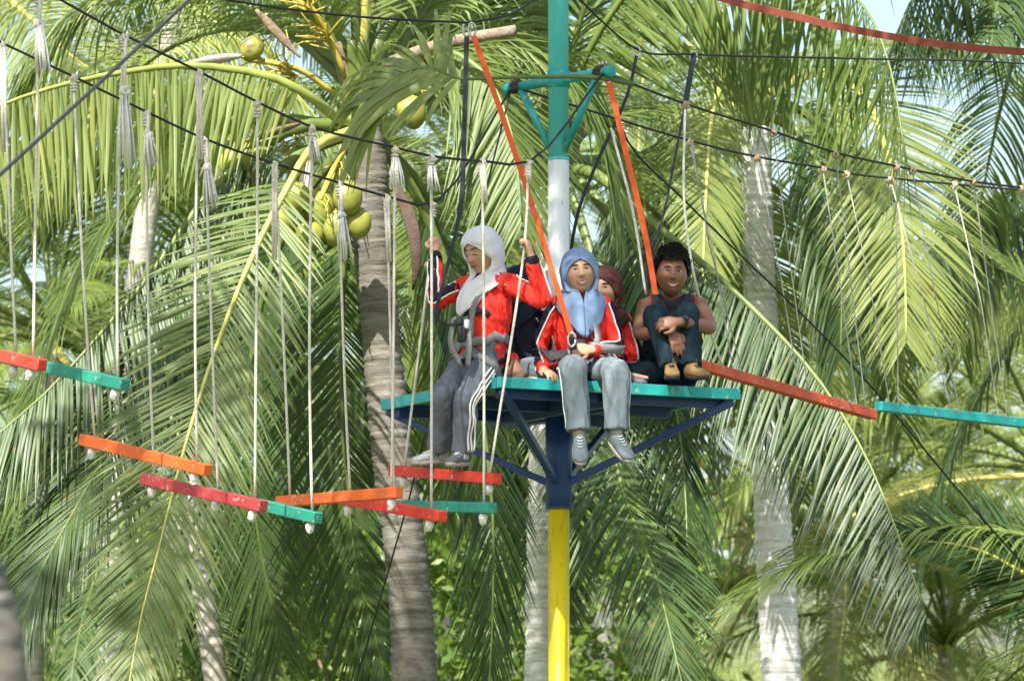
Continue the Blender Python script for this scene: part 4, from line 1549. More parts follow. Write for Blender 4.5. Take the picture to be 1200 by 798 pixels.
# --- man sitting with knees up ------------------------------------------------------------------
def person_man():
    Yf = 29.28                                       # toes on the platform edge
    Yt = 29.86
    par = thing('person', V3((P(787, 447, Yf + .2).x, Yf + .2, DECK)), 'person in sleeveless shirt and dark jeans hugging raised knees on the platform corner', 'person')
    f = V3((.02, -1, 0)).normalized()
    J = {'fwd': f, 'arm': 1.14}
    mkhead(J, P(787, 322, Yt - .14), f + V3((.05, 0, -.02)), up=(.02, 0, 1))
    J['neckb'] = P(787, 354, Yt - .08)
    J['shR'] = P(757, 357, Yt - .06)
    J['shL'] = P(819, 357, Yt - .06)
    J['chest'] = P(788, 380, Yt - .02)
    J['waist'] = P(788, 412, Yt + .05)
    J['pelvis'] = V3((P(788, 440, Yt).x, Yt + .06, DECK + .13))
    J['elR'] = P(750, 391, Yt - .25)
    J['elL'] = P(832, 384, Yt - .25)
    J['wrR'] = P(787, 388, Yt - .46)
    J['wrL'] = P(796, 377, Yt - .50)
    J['hipR'] = J['pelvis'] + V3((-.085, -.02, -.02))
    J['hipL'] = J['pelvis'] + V3((.085, -.02, -.02))
    J['knR'] = P(768, 369, Yt - .36)
    J['knL'] = P(806, 367, Yt - .36)
    J['anR'] = V3((P(787, 440, Yf).x, Yf + .13, DECK + .09))
    J['anL'] = V3((P(811, 440, Yf).x, Yf + .13, DECK + .09))
    J['toeR'] = J['anR'] + V3((.005, -.16, -.02))
    J['toeL'] = J['anL'] + V3((.06, -.15, -.02))
    J['outR'] = V3((-1, -.2, 0))
    J['outL'] = V3((1, -.2, 0))
    J['handR'] = dict(d=(.35, -.25, -.9), n=(-.2, .95, -.3), thumb=1, curl=(.30, .40, .3), thumb_in=.4, size=1.05)
    J['handL'] = dict(d=(-1, -.1, -.10), n=(.0, .9, -.4), thumb=1, curl=(.5, .7, .5), thumb_in=.4, size=1.05)
    me = body_mesh(J, 'body', .0062, 1.13)
    place_mesh('body', me, [M['skin_dark']], par)
    face_parts(par, J['head'], J['Rh'], 1.13, smile=True)
    R, c, s = J['Rh'], J['head'], 1.13
    # curly hair: shell over the skull, hairline above the brow
    hb = MB()
    nu, nv = 64, 30
    rg = random.Random(4)
    rows = []
    for j in range(nv + 1):
        row = []
        for i in range(nu):
            a = 2 * math.pi * i / nu                  # 0 = front
            fr = math.cos(a)
            low = (.060 if fr > .6 else (.060 + (.0 - .060) * min(1, (.6 - fr) / .5)) if fr > .1 else (.0 - .075 * min(1, (.1 - fr) / .7))) + .014 * noise.noise(Vector((a * 3, 0, 7)))
            zt = .128
            t = j / nv
            z = zt * math.cos(t * math.acos(max(-1, min(1, low / zt))))
            q = math.sqrt(max(1 - (z / .136) ** 2, 0))
            p = Vector((.086 * q * math.sin(a), .108 * q * fr - .004, z + .006)) * (1 + .10 * max(0, z / .128))
            k = noise.noise(p * 38) * .012 + noise.noise(p * 110 + Vector((3, 3, 3))) * .003
            edge = min(1, (1 - t) * 5 + .35)
            row.append(c + R @ ((p * (1 + 0) + p.normalized() * (.006 + k) * edge) * s))
        rows.append(row)
    hb.add([q for r in rows for q in r], [(j * nu + i, j * nu + (i + 1) % nu, (j + 1) * nu + (i + 1) % nu, (j + 1) * nu + i) for j in range(nv) for i in range(nu)])
    # separate curls roughen the outline
    for k in range(900):
        r = rows[rg.randrange(1, nv - 1)][rg.randrange(nu)]
        o = (r - c).normalized()
        t1 = o.orthogonal().normalized()
        t1 = Quaternion(o, rg.uniform(0, 6.28)) @ t1
        hb.tube([r - o * .006, r + o * .007 + t1 * .004, r + o * .010 + t1 * .012, r + o * .005 + t1 * .020], [.0024, .0022, .0018, .0008], 4)
    ho = hb.build('hair', M['hair'], par)
    md = ho.modifiers.new('thickness', 'SOLIDIFY')
    md.thickness = .004
    # sleeveless shirt
    b = MB()
    sx = V3((1, 0, 0))
    b.loft([J['pelvis'], J['waist'], J['chest'], J['chest'].lerp(J['neckb'], .62), J['neckb'] - Z * .02], [(.165, .125), (.155, .12), (.168, .122), (.125, .098), (.075, .07)], hint=sx, nseg=26, nring=22)
    b.loft([J['shR'] + V3((.03, 0, .0)), J['neckb'] - Z * .02, J['shL'] + V3((-.03, 0, .0))], [.057, .060, .057], hint=(0, 0, 1), nseg=16)
    sm = remesh(b, 'vest', .009, smooth=5, wrinkle=.005, src_mats=False)
    bv = bvh_of(sm)
    vo = place_mesh('sleeveless_shirt', sm, [M['vest']], par)
    for sh, k in (('shR', -1), ('shL', 1)):
        q = J[sh] + V3((-.012 * k, 0, 0))
        ring = [q + V3((0, math.cos(t) * .075, math.sin(t) * .075)) for t in np.linspace(0, 2 * math.pi, 20)]
        pp, nn = stick(bv, ring, .003)
        MB().tube(pp, .007, 6).build('trim', M['vest_red'], vo)
        top = J[sh].lerp(J['neckb'], .42) + Z * .09
        line = [top.lerp(J['waist'] + V3((.06 * k, -.2, 0)), t) + V3((0, -.16 * math.sin(t * 3.14), 0)) for t in np.linspace(0, .9, 12)]
        pp, nn = stick(bv, line, .006)
        MB().ribbon(smoothed(pp), .042, .006, smoothed(nn)).build('harness_strap', M['strap_black'], par)
    pp, nn = stick(bv, [J['neckb'] + V3((math.sin(t) * .085, -.12, -.03 - .05 * math.cos(t))) for t in np.linspace(-1.5, 1.5, 12)], .004)
    MB().tube(pp, .007, 6).build('trim', M['vest_red'], vo)
    trousers(par, J, M['jeans'], thigh=.084, knee=.068, hem=.060, wr=.009)
    for sd2 in 'RL':
        shoe(par, J['an' + sd2], J['toe' + sd2], M['boot'], M['boot_sole'], boot=True, name='boot', L=.265)
    # watch
    d = (J['wrL'] - J['elL']).normalized()
    q = J['wrL'] - d * .03
    MB().loft([q - d * .014, q + d * .014], [.0345, .033], hint=(0, 0, 1), nseg=20, nring=2).build('watch_strap', M['strap_black'], par)
    nrm = V3((.0, -.85, .5))
    nrm = (nrm - d * nrm.dot(d)).normalized()
    w = MB()
    w.loft([q + nrm * .030, q + nrm * .042], [.022, .020], hint=d, nseg=20, nring=2)
    wo = w.build('watch_case', M['boot_sole'], par)
    MB().loft([q + nrm * .042, q + nrm * .0435], [.016, .016], hint=d, nseg=20, nring=2).build('watch_face', M['shoe_blue'], wo)
    # ring
    return J


JM = person_man()

# ------------------------------------------------------------------ lanyards
lp = saf_l - Z * .03
strap('lanyard', [lp + V3((.03, 0, -.05)), P(590, 140, 29.25), P(628, 255, 29.1), P(655, 345, 29.05), P(669, 392, 29.12)], .032, M['strap_orange'], 'bright orange lanyard from the overhead cable to the blue headscarf girl', 'lanyard', hint=(.3, -1, 0), clip=[lp + V3((.02, 0, -.01)), P(670, 398, 29.12)])
strap('lanyard', [lp + V3((-.01, 0, -.05)), P(544, 150, 29.2), P(540, 240, 29.05), P(525, 310, 28.95), P(513, 358, 28.93), P(512, 372, 28.93), P(521, 381, 28.94), P(534, 380, 28.97)], [.028] * 16 + [.02] * 18, M['strap_black'], 'black lanyard from the overhead cable to the standing girl', 'lanyard', hint=(-.2, -1, 0), n=34, clip=[lp + V3((-.01, 0, -.01))])
strap('lanyard', [ae[0] + V3((.03, -.02, -.04)), P(735, 185, 29.65), P(757, 280, 29.6), P(768, 345, 29.52)], .034, M['strap_orange'], 'bright orange lanyard from the cross arm to the man', 'lanyard', hint=(.3, -1, 0), clip=[ae[0] + V3((.025, -.02, -.03))])
strap('lanyard', [saf_r - Z * .04, P(735, 112, 30.3), P(700, 190, 30.2), P(676, 255, 30.1), P(668, 330, 30.12), P(690, 395, 29.95)], .02, M['strap_black'], 'black lanyard crossing behind the white pole section', 'lanyard', clip=[saf_r - Z * .02])
strap('lanyard', [P(813, 66, 31.0), P(806, 105, 30.8), P(790, 190, 30.4), P(778, 250, 30.1), P(762, 305, 29.95), P(758, 350, 29.9)], [.034] * 6 + [.014] * 18, M['strap_black'], 'black lanyard running down to the man from the cable over the beams', 'lanyard', clip=[P(813, 68, 31.0)])
for pts, lab in (([P(803, 122, 30.2), P(802, 240, 30.2), P(815, 330, 30.3), P(848, 434, 30.9)], 'slack white rope dropping past the man to the rust red beam'),
                 ([P(716, 150, 29.8), P(742, 250, 29.75), P(757, 345, 29.8)], 'thin white rope beside the orange lanyard of the man')):
    cable('rope', pts, .008, M['rope_white'], lab, 'rope', n=24)


# ------------------------------------------------------------------ palms
def frond_arrays(ctrl, Lmax=.85, n=90, droop=.35, phi0=62, phi1=28, nrm=(0, 0, 1), v=8, width=.026, seg=5, seed=0, t0=.16, ragged=.06, t1=1.0, sides=(1, -1), vfold=.28, tuft=.0, len_rand=.12, curlz=0.0):
    rg = np.random.RandomState(seed)
    S = 64
    n = int(n * 1.22)
    width = width * .86
    c = catmull(ctrl, S)
    arc = np.concatenate([[0], np.cumsum(np.linalg.norm(c[1:] - c[:-1], axis=1))])
    arc /= arc[-1]
    T = np.gradient(c, axis=0)
    T /= np.linalg.norm(T, axis=1)[:, None]
    tt = np.linspace(t0, t1, n)
    VV, FF = [], []
    base = 0
    N0 = np.array(nrm, float)
    for sd_ in sides:
        t = np.clip(tt + rg.uniform(-.3, .3, n) / n, 0, 1)
        keep = rg.rand(n) > ragged
        t = t[keep]
        m = len(t)
        p = np.stack([np.interp(t, arc, c[:, k]) for k in range(3)], 1)
        tg = np.stack([np.interp(t, arc, T[:, k]) for k in range(3)], 1)
        tg /= np.linalg.norm(tg, axis=1)[:, None]
        Nn = N0 - tg * (tg @ N0)[:, None]
        Nn /= (np.linalg.norm(Nn, axis=1)[:, None] + 1e-9)
        Sd = np.cross(tg, Nn) * sd_
        u = (t - t0) / (1 - t0)
        L = Lmax * np.clip(.55 + u * 2.2, 0, 1) * (1 - .62 * np.clip((u - .45) / .55, 0, 1) ** 1.6) * (1 + rg.uniform(-len_rand, len_rand, m))
        ph = np.radians(phi0 + (phi1 - phi0) * u + rg.uniform(-5, 5, m))
        vv = np.radians(v + rg.uniform(-7, 7, m))
        D = tg * np.cos(ph)[:, None] + (Sd * np.cos(vv)[:, None] + Nn * np.sin(vv)[:, None]) * np.sin(ph)[:, None]
        gk = droop * (1 + rg.uniform(-.35, .35, m))
        gk *= (.6 + .6 * (L / Lmax))
        gk = np.where(rg.rand(m) < .04, gk + rg.uniform(.5, 1.5, m), gk)       # a few broken leaflets
        wd = width * (.75 + .25 * L / Lmax) * (1 + rg.uniform(-.15, .15, m))
        prof = np.interp(np.linspace(0, 1, seg + 1), [0, .12, .35, .7, 1], [.45, .85, 1, .72, .04])
        q = p.copy()
        tw = rg.uniform(-.5, .5, m)
        rows = []
        for s in range(seg + 1):
            W = tg - D * np.sum(tg * D, 1)[:, None]
            W /= (np.linalg.norm(W, axis=1)[:, None] + 1e-9)
            Fn = np.cross(D, W)
            W2 = W * np.cos(tw * s / seg)[:, None] + Fn * np.sin(tw * s / seg)[:, None]
            Fn2 = np.cross(D, W2)
            h = wd * prof[s] / 2
            rows.append(np.stack([q - W2 * h[:, None], q + Fn2 * (h * vfold * sd_)[:, None], q + W2 * h[:, None]], 1))
            q = q + D * (L / seg)[:, None]
            D = D + np.array([0, 0, -1.0]) * (gk * (s + 1) / seg * 1.3)[:, None]
            D /= np.linalg.norm(D, axis=1)[:, None]
        R = np.stack(rows, 1)                          # m, seg+1, 3, 3
        VV.append(R.reshape(-1, 3))
        idx = np.arange(m)[:, None, None] * ((seg + 1) * 3) + np.arange(seg)[None, :, None] * 3 + np.arange(2)[None, None, :] + base
        F = np.stack([idx, idx + 1, idx + 4, idx + 3], -1).reshape(-1, 4)
        FF.append(F)
        base += m * (seg + 1) * 3
    return np.concatenate(VV), np.concatenate(FF), c


def fast_mesh(name, v, f):
    me = bpy.data.meshes.new(name)
    me.vertices.add(len(v))
    me.vertices.foreach_set('co', np.asarray(v, np.float32).ravel())
    me.loops.add(f.size)
    me.loops.foreach_set('vertex_index', f.ravel().astype(np.int32))
    me.polygons.add(len(f))
    me.polygons.foreach_set('loop_start', np.arange(0, f.size, f.shape[1], dtype=np.int32))
    me.update(calc_edges=True)
    return me


def frond(par, ctrl, mat, rib=None, r0=.028, name='frond', **kw):
    v, f, c = frond_arrays(ctrl, **kw)
    b = np.array(parent_base(par))
    me = fast_mesh(name, v - b, f)
    o = link(name, me, [mat], par)
    n = len(c)
    mb = MB()
    sel = list(range(0, n, 3)) + [n - 1]
    mb.loft([Vector(c[i]) for i in sel], [(r0 * 1.5 * (1 - i / n) ** 1.7 + .006, r0 * (1 - i / n) ** 1.7 + .005) for i in sel], hint=(0.2, .1, 1), nseg=8, nring=len(sel))
    mb.build('midrib', rib or M['midrib_green'], o)
    return o


# prototype fronds for copying: base at origin, growing along +X
PROTO = {}


def make_proto(key, e0, de, length, Lmax, droop, seed, **kw):
    pts = []
    p = np.zeros(3)
    n = 12
    for i in range(n + 1):
        pts.append(tuple(p))
        t = i / n
        a = rad(e0 - de * t ** 1.15)
        p = p + np.array([math.cos(a), .10 * math.sin(seed * 1.7) * t, math.sin(a)]) * length / n
    nrm = (-math.sin(rad(e0 - de * .5)), 0.02, math.cos(rad(e0 - de * .5)))
    v, f, c = frond_arrays(pts, Lmax=Lmax, droop=droop, seed=seed, nrm=nrm, **kw)
    me = fast_mesh('frond', v, f)
    me.polygons.foreach_set('use_smooth', [True] * len(me.polygons))
    sel = list(range(0, len(c), 4)) + [len(c) - 1]
    mb = MB()
    mb.loft([Vector(c[i]) for i in sel], [(.040 * (1 - i / 64) ** 1.5 + .005, .027 * (1 - i / 64) ** 1.5 + .004) for i in sel], hint=(0, .1, 1), nseg=6, nring=len(sel))
    mr = mb.mesh('midrib')
    mr.polygons.foreach_set('use_smooth', [True] * len(mr.polygons))
    PROTO[key] = (me, mr)


KW = dict(n=92, seg=4, width=.029)
make_proto('up', 80, 55, 3.8, .72, .18, 1, v=14, **KW)
make_proto('high', 58, 85, 4.4, .85, .30, 2, **KW)
make_proto('high2', 50, 70, 4.5, .85, .36, 3, **KW)
make_proto('mid', 28, 85, 4.6, .90, .42, 4, **KW)
make_proto('mid2', 18, 65, 4.7, .90, .5, 5, **KW)
make_proto('low', -5, 65, 4.5, .88, .55, 6, **KW)
make_proto('hang', -38, 45, 4.2, .80, .6, 7, **KW)


def proto_mats(me, mr, leaf, rib):
    k = ('%s_%s' % (me.name, leaf.name))
    if k not in PCACHE:
        a = me.copy()
        a.materials.append(leaf)
        b = mr.copy()
        b.materials.append(rib)
        PCACHE[k] = (a, b)
    return PCACHE[k]


PCACHE = {}


def put_frond(par, key, loc, az, tilt=0, roll=0, leaf='leaf', rib='midrib_green', scale=1.0):
    a, b = proto_mats(*PROTO[key], M[leaf], M[rib])
    o = bpy.data.objects.new('frond', a)
    COL.objects.link(o)
    o.parent = par
    o.location = Vector(loc) - parent_base(par)
    o.rotation_euler = (roll, tilt, az)
    o.scale = (scale,) * 3
    m = bpy.data.objects.new('midrib', b)
    COL.objects.link(m)
    m.parent = o
    return o


def trunk(par, pts, rad_, mat, nring=140, nseg=22, seed=0):
    """tapered palm stem with proud leaf-scar rings"""
    mb = MB()
    c = catmull([tuple(p) + (r,) for p, r in zip(pts, rad_)], nring * 2)
    rg = random.Random(seed)
    rr = []
    nxt = 0
    for i in range(len(c)):
        k = 0
        if i == nxt:
            k = .009 * (.2 + rg.random())
            nxt = i + rg.choice((2, 3, 3, 4, 5, 6))
        elif i == nxt - 1:
            k = -.004
        rr.append(c[i][3] + k)
    mb.loft([Vector(q[:3]) for q in c], rr, hint=(1, 0, 0), nseg=nseg, nring=len(c))
    for i in range(len(mb.v)):
        q = Vector(mb.v[i])
        k = noise.noise(q * 3.0) * .008 + noise.noise(Vector((q.x * 14, q.y * 14, q.z * 30))) * .004
        ax_ = Vector(c[min(i // nseg, len(c) - 1)][:3])
        d_ = q - ax_
        mb.v[i] = tuple(q + d_.normalized() * k if d_.length > .01 else q)
    return mb.build('trunk', mat, par)


def crown_sheaths(par, c, n=9, r=.12, h=.5, seed=0):
    """woven brown leaf bases round the growing point"""
    rg = random.Random(seed)
    for k in range(n):
        a = k * 2.4 + rg.uniform(-.2, .2)
        o = Vector((math.cos(a), math.sin(a), 0))
        mb = MB()
        mb.loft([c - Z * .25 + o * r * .6, c + o * r * .95, c + Z * h * .5 + o * (r * 1.4), c + Z * h + o * (r * 2.0)], [(.07, .02), (.075, .025), (.05, .022), (.028, .02)], hint=Z.cross(o), nseg=10, nring=10)
        mb.build('leaf_base', M['midrib_green'] if k % 3 else M['sheath'], par)


def coconut(par, p, r=.095, seed=0, tilt=(0, 0, -1)):
    rg = random.Random(seed)
    d = Vector(tilt).normalized()
    a = d.orthogonal().normalized()
    b = d.cross(a)
    mb = MB()
    V, F = [], []
    nu, nv = 18, 14
    for j in range(nv + 1):
        t = math.pi * j / nv
        z = -math.cos(t) * r * 1.22
        w = math.sin(t) * r * (1 + .08 * math.cos(t))
        for i in range(nu):
            ph = 2 * math.pi * i / nu
            w2 = w * (1 + .055 * math.cos(3 * ph))
            V.append(Vector(p) + d * z + a * (w2 * math.cos(ph)) + b * (w2 * math.sin(ph)))
    for j in range(nv):
        for i in range(nu):
            F.append((j * nu + i, j * nu + (i + 1) % nu, (j + 1) * nu + (i + 1) % nu, (j + 1) * nu + i))
    mb.add(V, F)
    o = mb.build('coconut', M['coconut'], par)
    cap = MB()
    for k in range(3):
        q = Vector(p) - d * r * 1.12 + (a * math.cos(k * 2.1) + b * math.sin(k * 2.1)) * r * .25
        cap.sphere(q, (r * .32, r * .32, r * .16), 8, 6)
    cap.build('cap', M['sheath'], o)
    return o


def stalks(par, p0, p1, n=14, seed=0, spread=.22, mat='stalk', r=.006):
    rg = random.Random(seed)
    mb = MB()
    p0, p1 = Vector(p0), Vector(p1)
    mb.tube([Vector(q) for q in catmull([p0, (p0 + p1) / 2 + Z * .05, p1], 8)], [.02] * 8, 7)
    for k in range(n):
        s = p0.lerp(p1, rg.uniform(.35, 1))
        d = (p1 - p0).normalized() + Vector((rg.uniform(-1, 1), rg.uniform(-1, 1), rg.uniform(-1, .6))) * 1.1
        e = s + d.normalized() * spread * rg.uniform(.6, 1.2)
        m_ = (s + e) / 2 + Vector((rg.uniform(-1, 1), rg.uniform(-1, 1), rg.uniform(-.4, 1))) * .04
        mb.tube([s, m_, e], [r, r * .9, r * .5], 5)
    return mb.build('fruit_stalk', M[mat], par)


def ppts(lst, Y0, Y1=None):
    """pixels along a frond, its depth running from crown (Y0) to tip (Y1)"""
    Y1 = Y0 if Y1 is None else Y1
    n = len(lst)
    return [P(q[0], q[1], q[2] if len(q) > 2 else Y0 + (Y1 - Y0) * i / (n - 1)) for i, q in enumerate(lst)]


# ---- the big palm beside the bridge
YA = 33.4
pa_base = V3((-.56, YA, 0))
palm1 = thing('coconut_palm', pa_base, 'big coconut palm with grey trunk and green coconuts behind the hanging steps', 'palm tree', 'coconut palms')
trunk(palm1, [pa_base, P(486, 798, YA), P(474, 640, YA), P(458, 520, YA), P(447, 400, YA), P(437, 290, YA), P(430, 190, YA), P(425, 130, YA)], [.20, .148, .138, .132, .128, .128, .135, .09], M['trunk_grey'], seed=1)
cA = P(420, 105, YA)
crown_sheaths(palm1, P(424, 120, YA), 14, .10, .38, seed=3)
NV = (0, -.55, .85)
frond(palm1, ppts([(428, 150, 33.4), (395, 138, 33.2), (372, 120), (323, 92), (222, 77), (150, 84), (75, 99), (0, 124), (-80, 165), (-150, 230)], YA - .15, 31.6), M['leaf_lime'], M['midrib_lime'], Lmax=.95, droop=0.08, n=105, seed=11, phi0=84, phi1=58, nrm=(0, -.1, 1), v=-72, t0=.20, width=.032)
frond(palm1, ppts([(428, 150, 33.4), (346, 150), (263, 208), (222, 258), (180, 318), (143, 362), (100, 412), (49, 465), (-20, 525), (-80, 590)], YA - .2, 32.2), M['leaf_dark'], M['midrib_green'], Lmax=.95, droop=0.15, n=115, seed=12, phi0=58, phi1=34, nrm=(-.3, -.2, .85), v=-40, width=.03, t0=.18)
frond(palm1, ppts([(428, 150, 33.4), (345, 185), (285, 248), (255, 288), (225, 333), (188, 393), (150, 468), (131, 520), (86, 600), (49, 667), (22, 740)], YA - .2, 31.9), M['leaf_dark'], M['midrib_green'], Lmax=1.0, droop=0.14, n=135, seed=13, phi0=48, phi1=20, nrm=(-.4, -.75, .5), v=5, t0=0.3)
frond(palm1, ppts([(428, 150, 33.4), (365, 175), (340, 215), (300, 292), (252, 412), (215, 530), (187, 640), (165, 725), (145, 840)], YA - .35, 31.0), M['leaf'], M['midrib'], r0=.025, Lmax=0.85, droop=0.08, n=123, seed=14, phi0=58, phi1=28, nrm=(-.1, -1, .25), v=4, t0=0.22, width=.028)
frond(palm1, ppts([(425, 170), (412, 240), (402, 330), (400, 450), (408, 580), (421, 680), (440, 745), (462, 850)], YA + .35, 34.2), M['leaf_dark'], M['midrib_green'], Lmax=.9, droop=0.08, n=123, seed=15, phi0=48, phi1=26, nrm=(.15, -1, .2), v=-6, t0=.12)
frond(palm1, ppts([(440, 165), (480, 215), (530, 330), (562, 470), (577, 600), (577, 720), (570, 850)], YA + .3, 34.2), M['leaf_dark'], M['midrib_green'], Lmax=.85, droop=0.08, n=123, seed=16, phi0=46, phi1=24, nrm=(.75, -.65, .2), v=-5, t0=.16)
frond(palm1, ppts([(430, 120), (500, 60), (560, 40), (640, 70), (700, 150), (730, 260)], YA + .2, 34.4), M['leaf'], M['midrib_green'], Lmax=.9, droop=.5, n=106, seed=19, nrm=(.2, -.4, .9))
frond(palm1, ppts([(410, 100), (350, 45), (270, 0), (170, -10), (80, 30), (20, 110)], YA + .3, 34.6), M['leaf'], M['midrib_green'], Lmax=.9, droop=.55, n=112, seed=20, nrm=(0, -.2, 1))
frond(palm1, ppts([(415, 100), (380, 20), (330, -90), (240, -190)], YA, 33.0), M['leaf'], M['midrib_green'], Lmax=.85, droop=.3, n=106, seed=21, nrm=(-.6, -.5, .6))
frond(palm1, ppts([(425, 90), (430, -20), (440, -150), (470, -330)], YA, 33.2), M['leaf_lime'], M['midrib'], Lmax=.7, droop=.1, n=94, seed=22, nrm=(0, -1, .1), t0=.14)
frond(palm1, ppts([(440, 100), (500, 10), (570, -90), (680, -160), (800, -170)], YA + .2, 34.0), M['leaf'], M['midrib_green'], Lmax=.85, droop=.35, n=106, seed=23, nrm=(0, -.4, .9))
frond(palm1, ppts([(405, 170), (350, 240), (310, 340), (290, 470), (300, 610), (330, 760)], YA + .4, 34.8), M['leaf_dark'], M['midrib_green'], Lmax=.9, droop=0.1, n=112, seed=24, nrm=(-.2, -.9, .3), phi0=50, phi1=26)
frond(palm1, ppts([(400, 150), (300, 140), (200, 190), (110, 290), (50, 430), (20, 600)], YA + .5, 35.2), M['leaf'], M['midrib_green'], Lmax=.95, droop=0.3, n=118, seed=25, nrm=(-.3, -.4, .85), phi0=60, phi1=30)
frond(palm1, ppts([(445, 165), (500, 230), (530, 330), (535, 450), (520, 600)], YA + .6, 35.2), M['leaf'], M['midrib_green'], Lmax=.85, droop=.35, n=106, seed=26, nrm=(.4, -.8, .3))
for k, (az, key) in enumerate(((200, 'high'), (250, 'up'), (20, 'high'), (75, 'high2'), (125, 'mid'), (160, 'high'), (340, 'up'), (100, 'up'))):
    put_frond(palm1, key, cA + Z * .1, rad(az), leaf=('leaf', 'leaf_lime', 'leaf')[k % 3])
# fruit
for p_, r_, s_ in (((330, 258), .10, 1), ((372, 246), .118, 2), ((407, 233), .105, 3), ((362, 278), .10, 4), ((395, 268), .11, 5), ((348, 232), .09, 6), ((420, 262), .09, 7)):
    coconut(palm1, P(p_[0], p_[1], YA - .62 + .06 * (s_ % 3)), r_ * .92, s_, tilt=(.15 * math.sin(s_), -.2, -1))
for p_, r_, s_ in (((272, 190), .088, 8), ((292, 184), .085, 9), ((304, 180), .08, 10), ((295, 58), .078, 11), ((482, 132), .10, 12)):
    coconut(palm1, P(p_[0], p_[1], YA - .35), r_ * .95, s_, tilt=(-.5, -.2, -.8) if p_[0] < 400 else (.3, -.1, -1))
stalks(palm1, P(415, 160, YA - .1), P(375, 235, YA - .58), 20, 1)
stalks(palm1, P(395, 150, YA - .15), P(300, 175, YA - .33), 22, 2, .22)
stalks(palm1, P(392, 110, YA - .1), P(310, 72, YA - .33), 22, 3, .24, r=.007)
stalks(palm1, P(405, 90, YA - .1), P(362, 5, YA - .3), 26, 4, .26, r=.008)
stalks(palm1, P(290, 200, YA - .3), P(300, 225, YA - .32), 18, 5, .2)
stalks(palm1, P(450, 110, YA - .1), P(485, 105, YA - .3), 14, 6, .2)
# dry boat-shaped spathes and a cut leaf stalk
for a, b, w in (((365, 182), (343, 285), .05), ((283, 66), (216, 75), .032), ((352, 145), (282, 168), .03), ((300, 12), (352, 68), .03)):
    q0, q1 = P(a[0], a[1], YA - .4), P(b[0], b[1], YA - .45)
    MB().loft([q0, q0.lerp(q1, .3), q0.lerp(q1, .65), q1], [(.012, .01), (w, .018), (w * .9, .018), (.006, .004)], hint=(.8, -.2, .5), nseg=14, nring=14).build('spathe', M['spathe'] if w != .03 else M['sheath'], palm1)
MB().loft([P(445, 80, YA), P(515, 53, YA - .4), P(603, 36, YA - .9)], [(.05, .04), (.042, .032), (.036, .026)], hint=Z, nseg=12, nring=12).build('cut_leaf_stalk', M['cut_stalk'], palm1)
MB().loft([P(462, 215, YA - .1), P(480, 255, YA - .25), P(488, 300, YA - .3), P(484, 340, YA - .25)], [(.03, .02), (.045, .012), (.035, .010), (.008, .006)], hint=(1, 0, .3), nseg=12, nring=12).build('leaf_base', M['sheath_dark'], palm1)

# ---- broken frond lodged across the cross arm
bf = thing('palm_frond', P(700, 90, 29.70), 'broken palm frond lodged across the cross arm, its tip drooping beside the orange lanyard', 'palm frond')
frond(bf, [P(742, 99, 29.80), P(698, 91, 29.66), P(600, 91, 29.62), P(535, 92, 29.6), P(505, 80, 29.65), P(468, 88, 29.75), P(430, 118, 29.9)], M['leaf_lime'], M['midrib_green'], r0=0.007, name='leaflets', Lmax=.80, droop=.30, n=36, seed=17, phi0=62, phi1=22, nrm=(-.15, -.8, .55), v=-12, t0=.62, width=.046, len_rand=.15)
frond(palm1, ppts([(428, 130), (470, 80), (520, 60), (570, 90), (600, 160), (612, 260)], YA + .1, 32.6), M['leaf'], M['midrib_green'], Lmax=.9, droop=.15, n=80, seed=27, phi0=60, phi1=30, nrm=(.2, -.7, .6), v=-20, t0=.2, width=.03)

# ---- the palm behind the pole
YC = 36.6
pc_base = V3((.32, YC, 0))
palm3 = thing('coconut_palm', pc_base, 'coconut palm with pale trunk mostly hidden behind the painted pole', 'palm tree', 'coconut palms')
trunk(palm3, [pc_base, P(637, 798, YC), P(639, 600, YC), P(645, 400, YC), P(650, 220, YC)], [.19, .135, .13, .125, .12], M['trunk_pale'], seed=2)
cC = P(652, 190, YC)
crown_sheaths(palm3, cC, 9, .13, .5, seed=4)
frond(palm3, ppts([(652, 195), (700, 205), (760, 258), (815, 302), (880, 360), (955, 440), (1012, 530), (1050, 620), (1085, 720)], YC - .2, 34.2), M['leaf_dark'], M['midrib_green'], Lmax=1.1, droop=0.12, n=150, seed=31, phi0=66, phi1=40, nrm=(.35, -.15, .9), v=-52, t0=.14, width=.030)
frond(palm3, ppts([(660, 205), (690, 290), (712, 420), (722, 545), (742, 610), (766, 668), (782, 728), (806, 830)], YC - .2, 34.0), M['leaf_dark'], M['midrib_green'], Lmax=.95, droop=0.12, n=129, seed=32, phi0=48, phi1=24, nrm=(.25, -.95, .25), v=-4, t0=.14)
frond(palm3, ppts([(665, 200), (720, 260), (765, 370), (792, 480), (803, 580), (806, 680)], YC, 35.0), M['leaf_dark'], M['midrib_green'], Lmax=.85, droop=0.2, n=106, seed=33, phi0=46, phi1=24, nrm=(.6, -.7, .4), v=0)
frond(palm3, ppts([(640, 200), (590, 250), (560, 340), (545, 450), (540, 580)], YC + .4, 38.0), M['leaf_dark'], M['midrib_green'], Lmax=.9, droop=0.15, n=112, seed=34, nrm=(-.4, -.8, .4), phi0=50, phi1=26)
frond(palm3, ppts([(640, 195), (570, 190), (510, 240), (480, 330), (470, 450)], YC + .1, 36.5), M['leaf'], M['midrib_green'], Lmax=.9, droop=.5, n=112, seed=35, nrm=(-.3, -.4, .8))
frond(palm3, ppts([(650, 205), (640, 300), (632, 420), (640, 560), (655, 700)], YC + .5, 38.0), M['leaf_dark'], M['midrib_green'], Lmax=.9, droop=0.1, n=118, seed=36, nrm=(0, -1, .3), phi0=48, phi1=24)
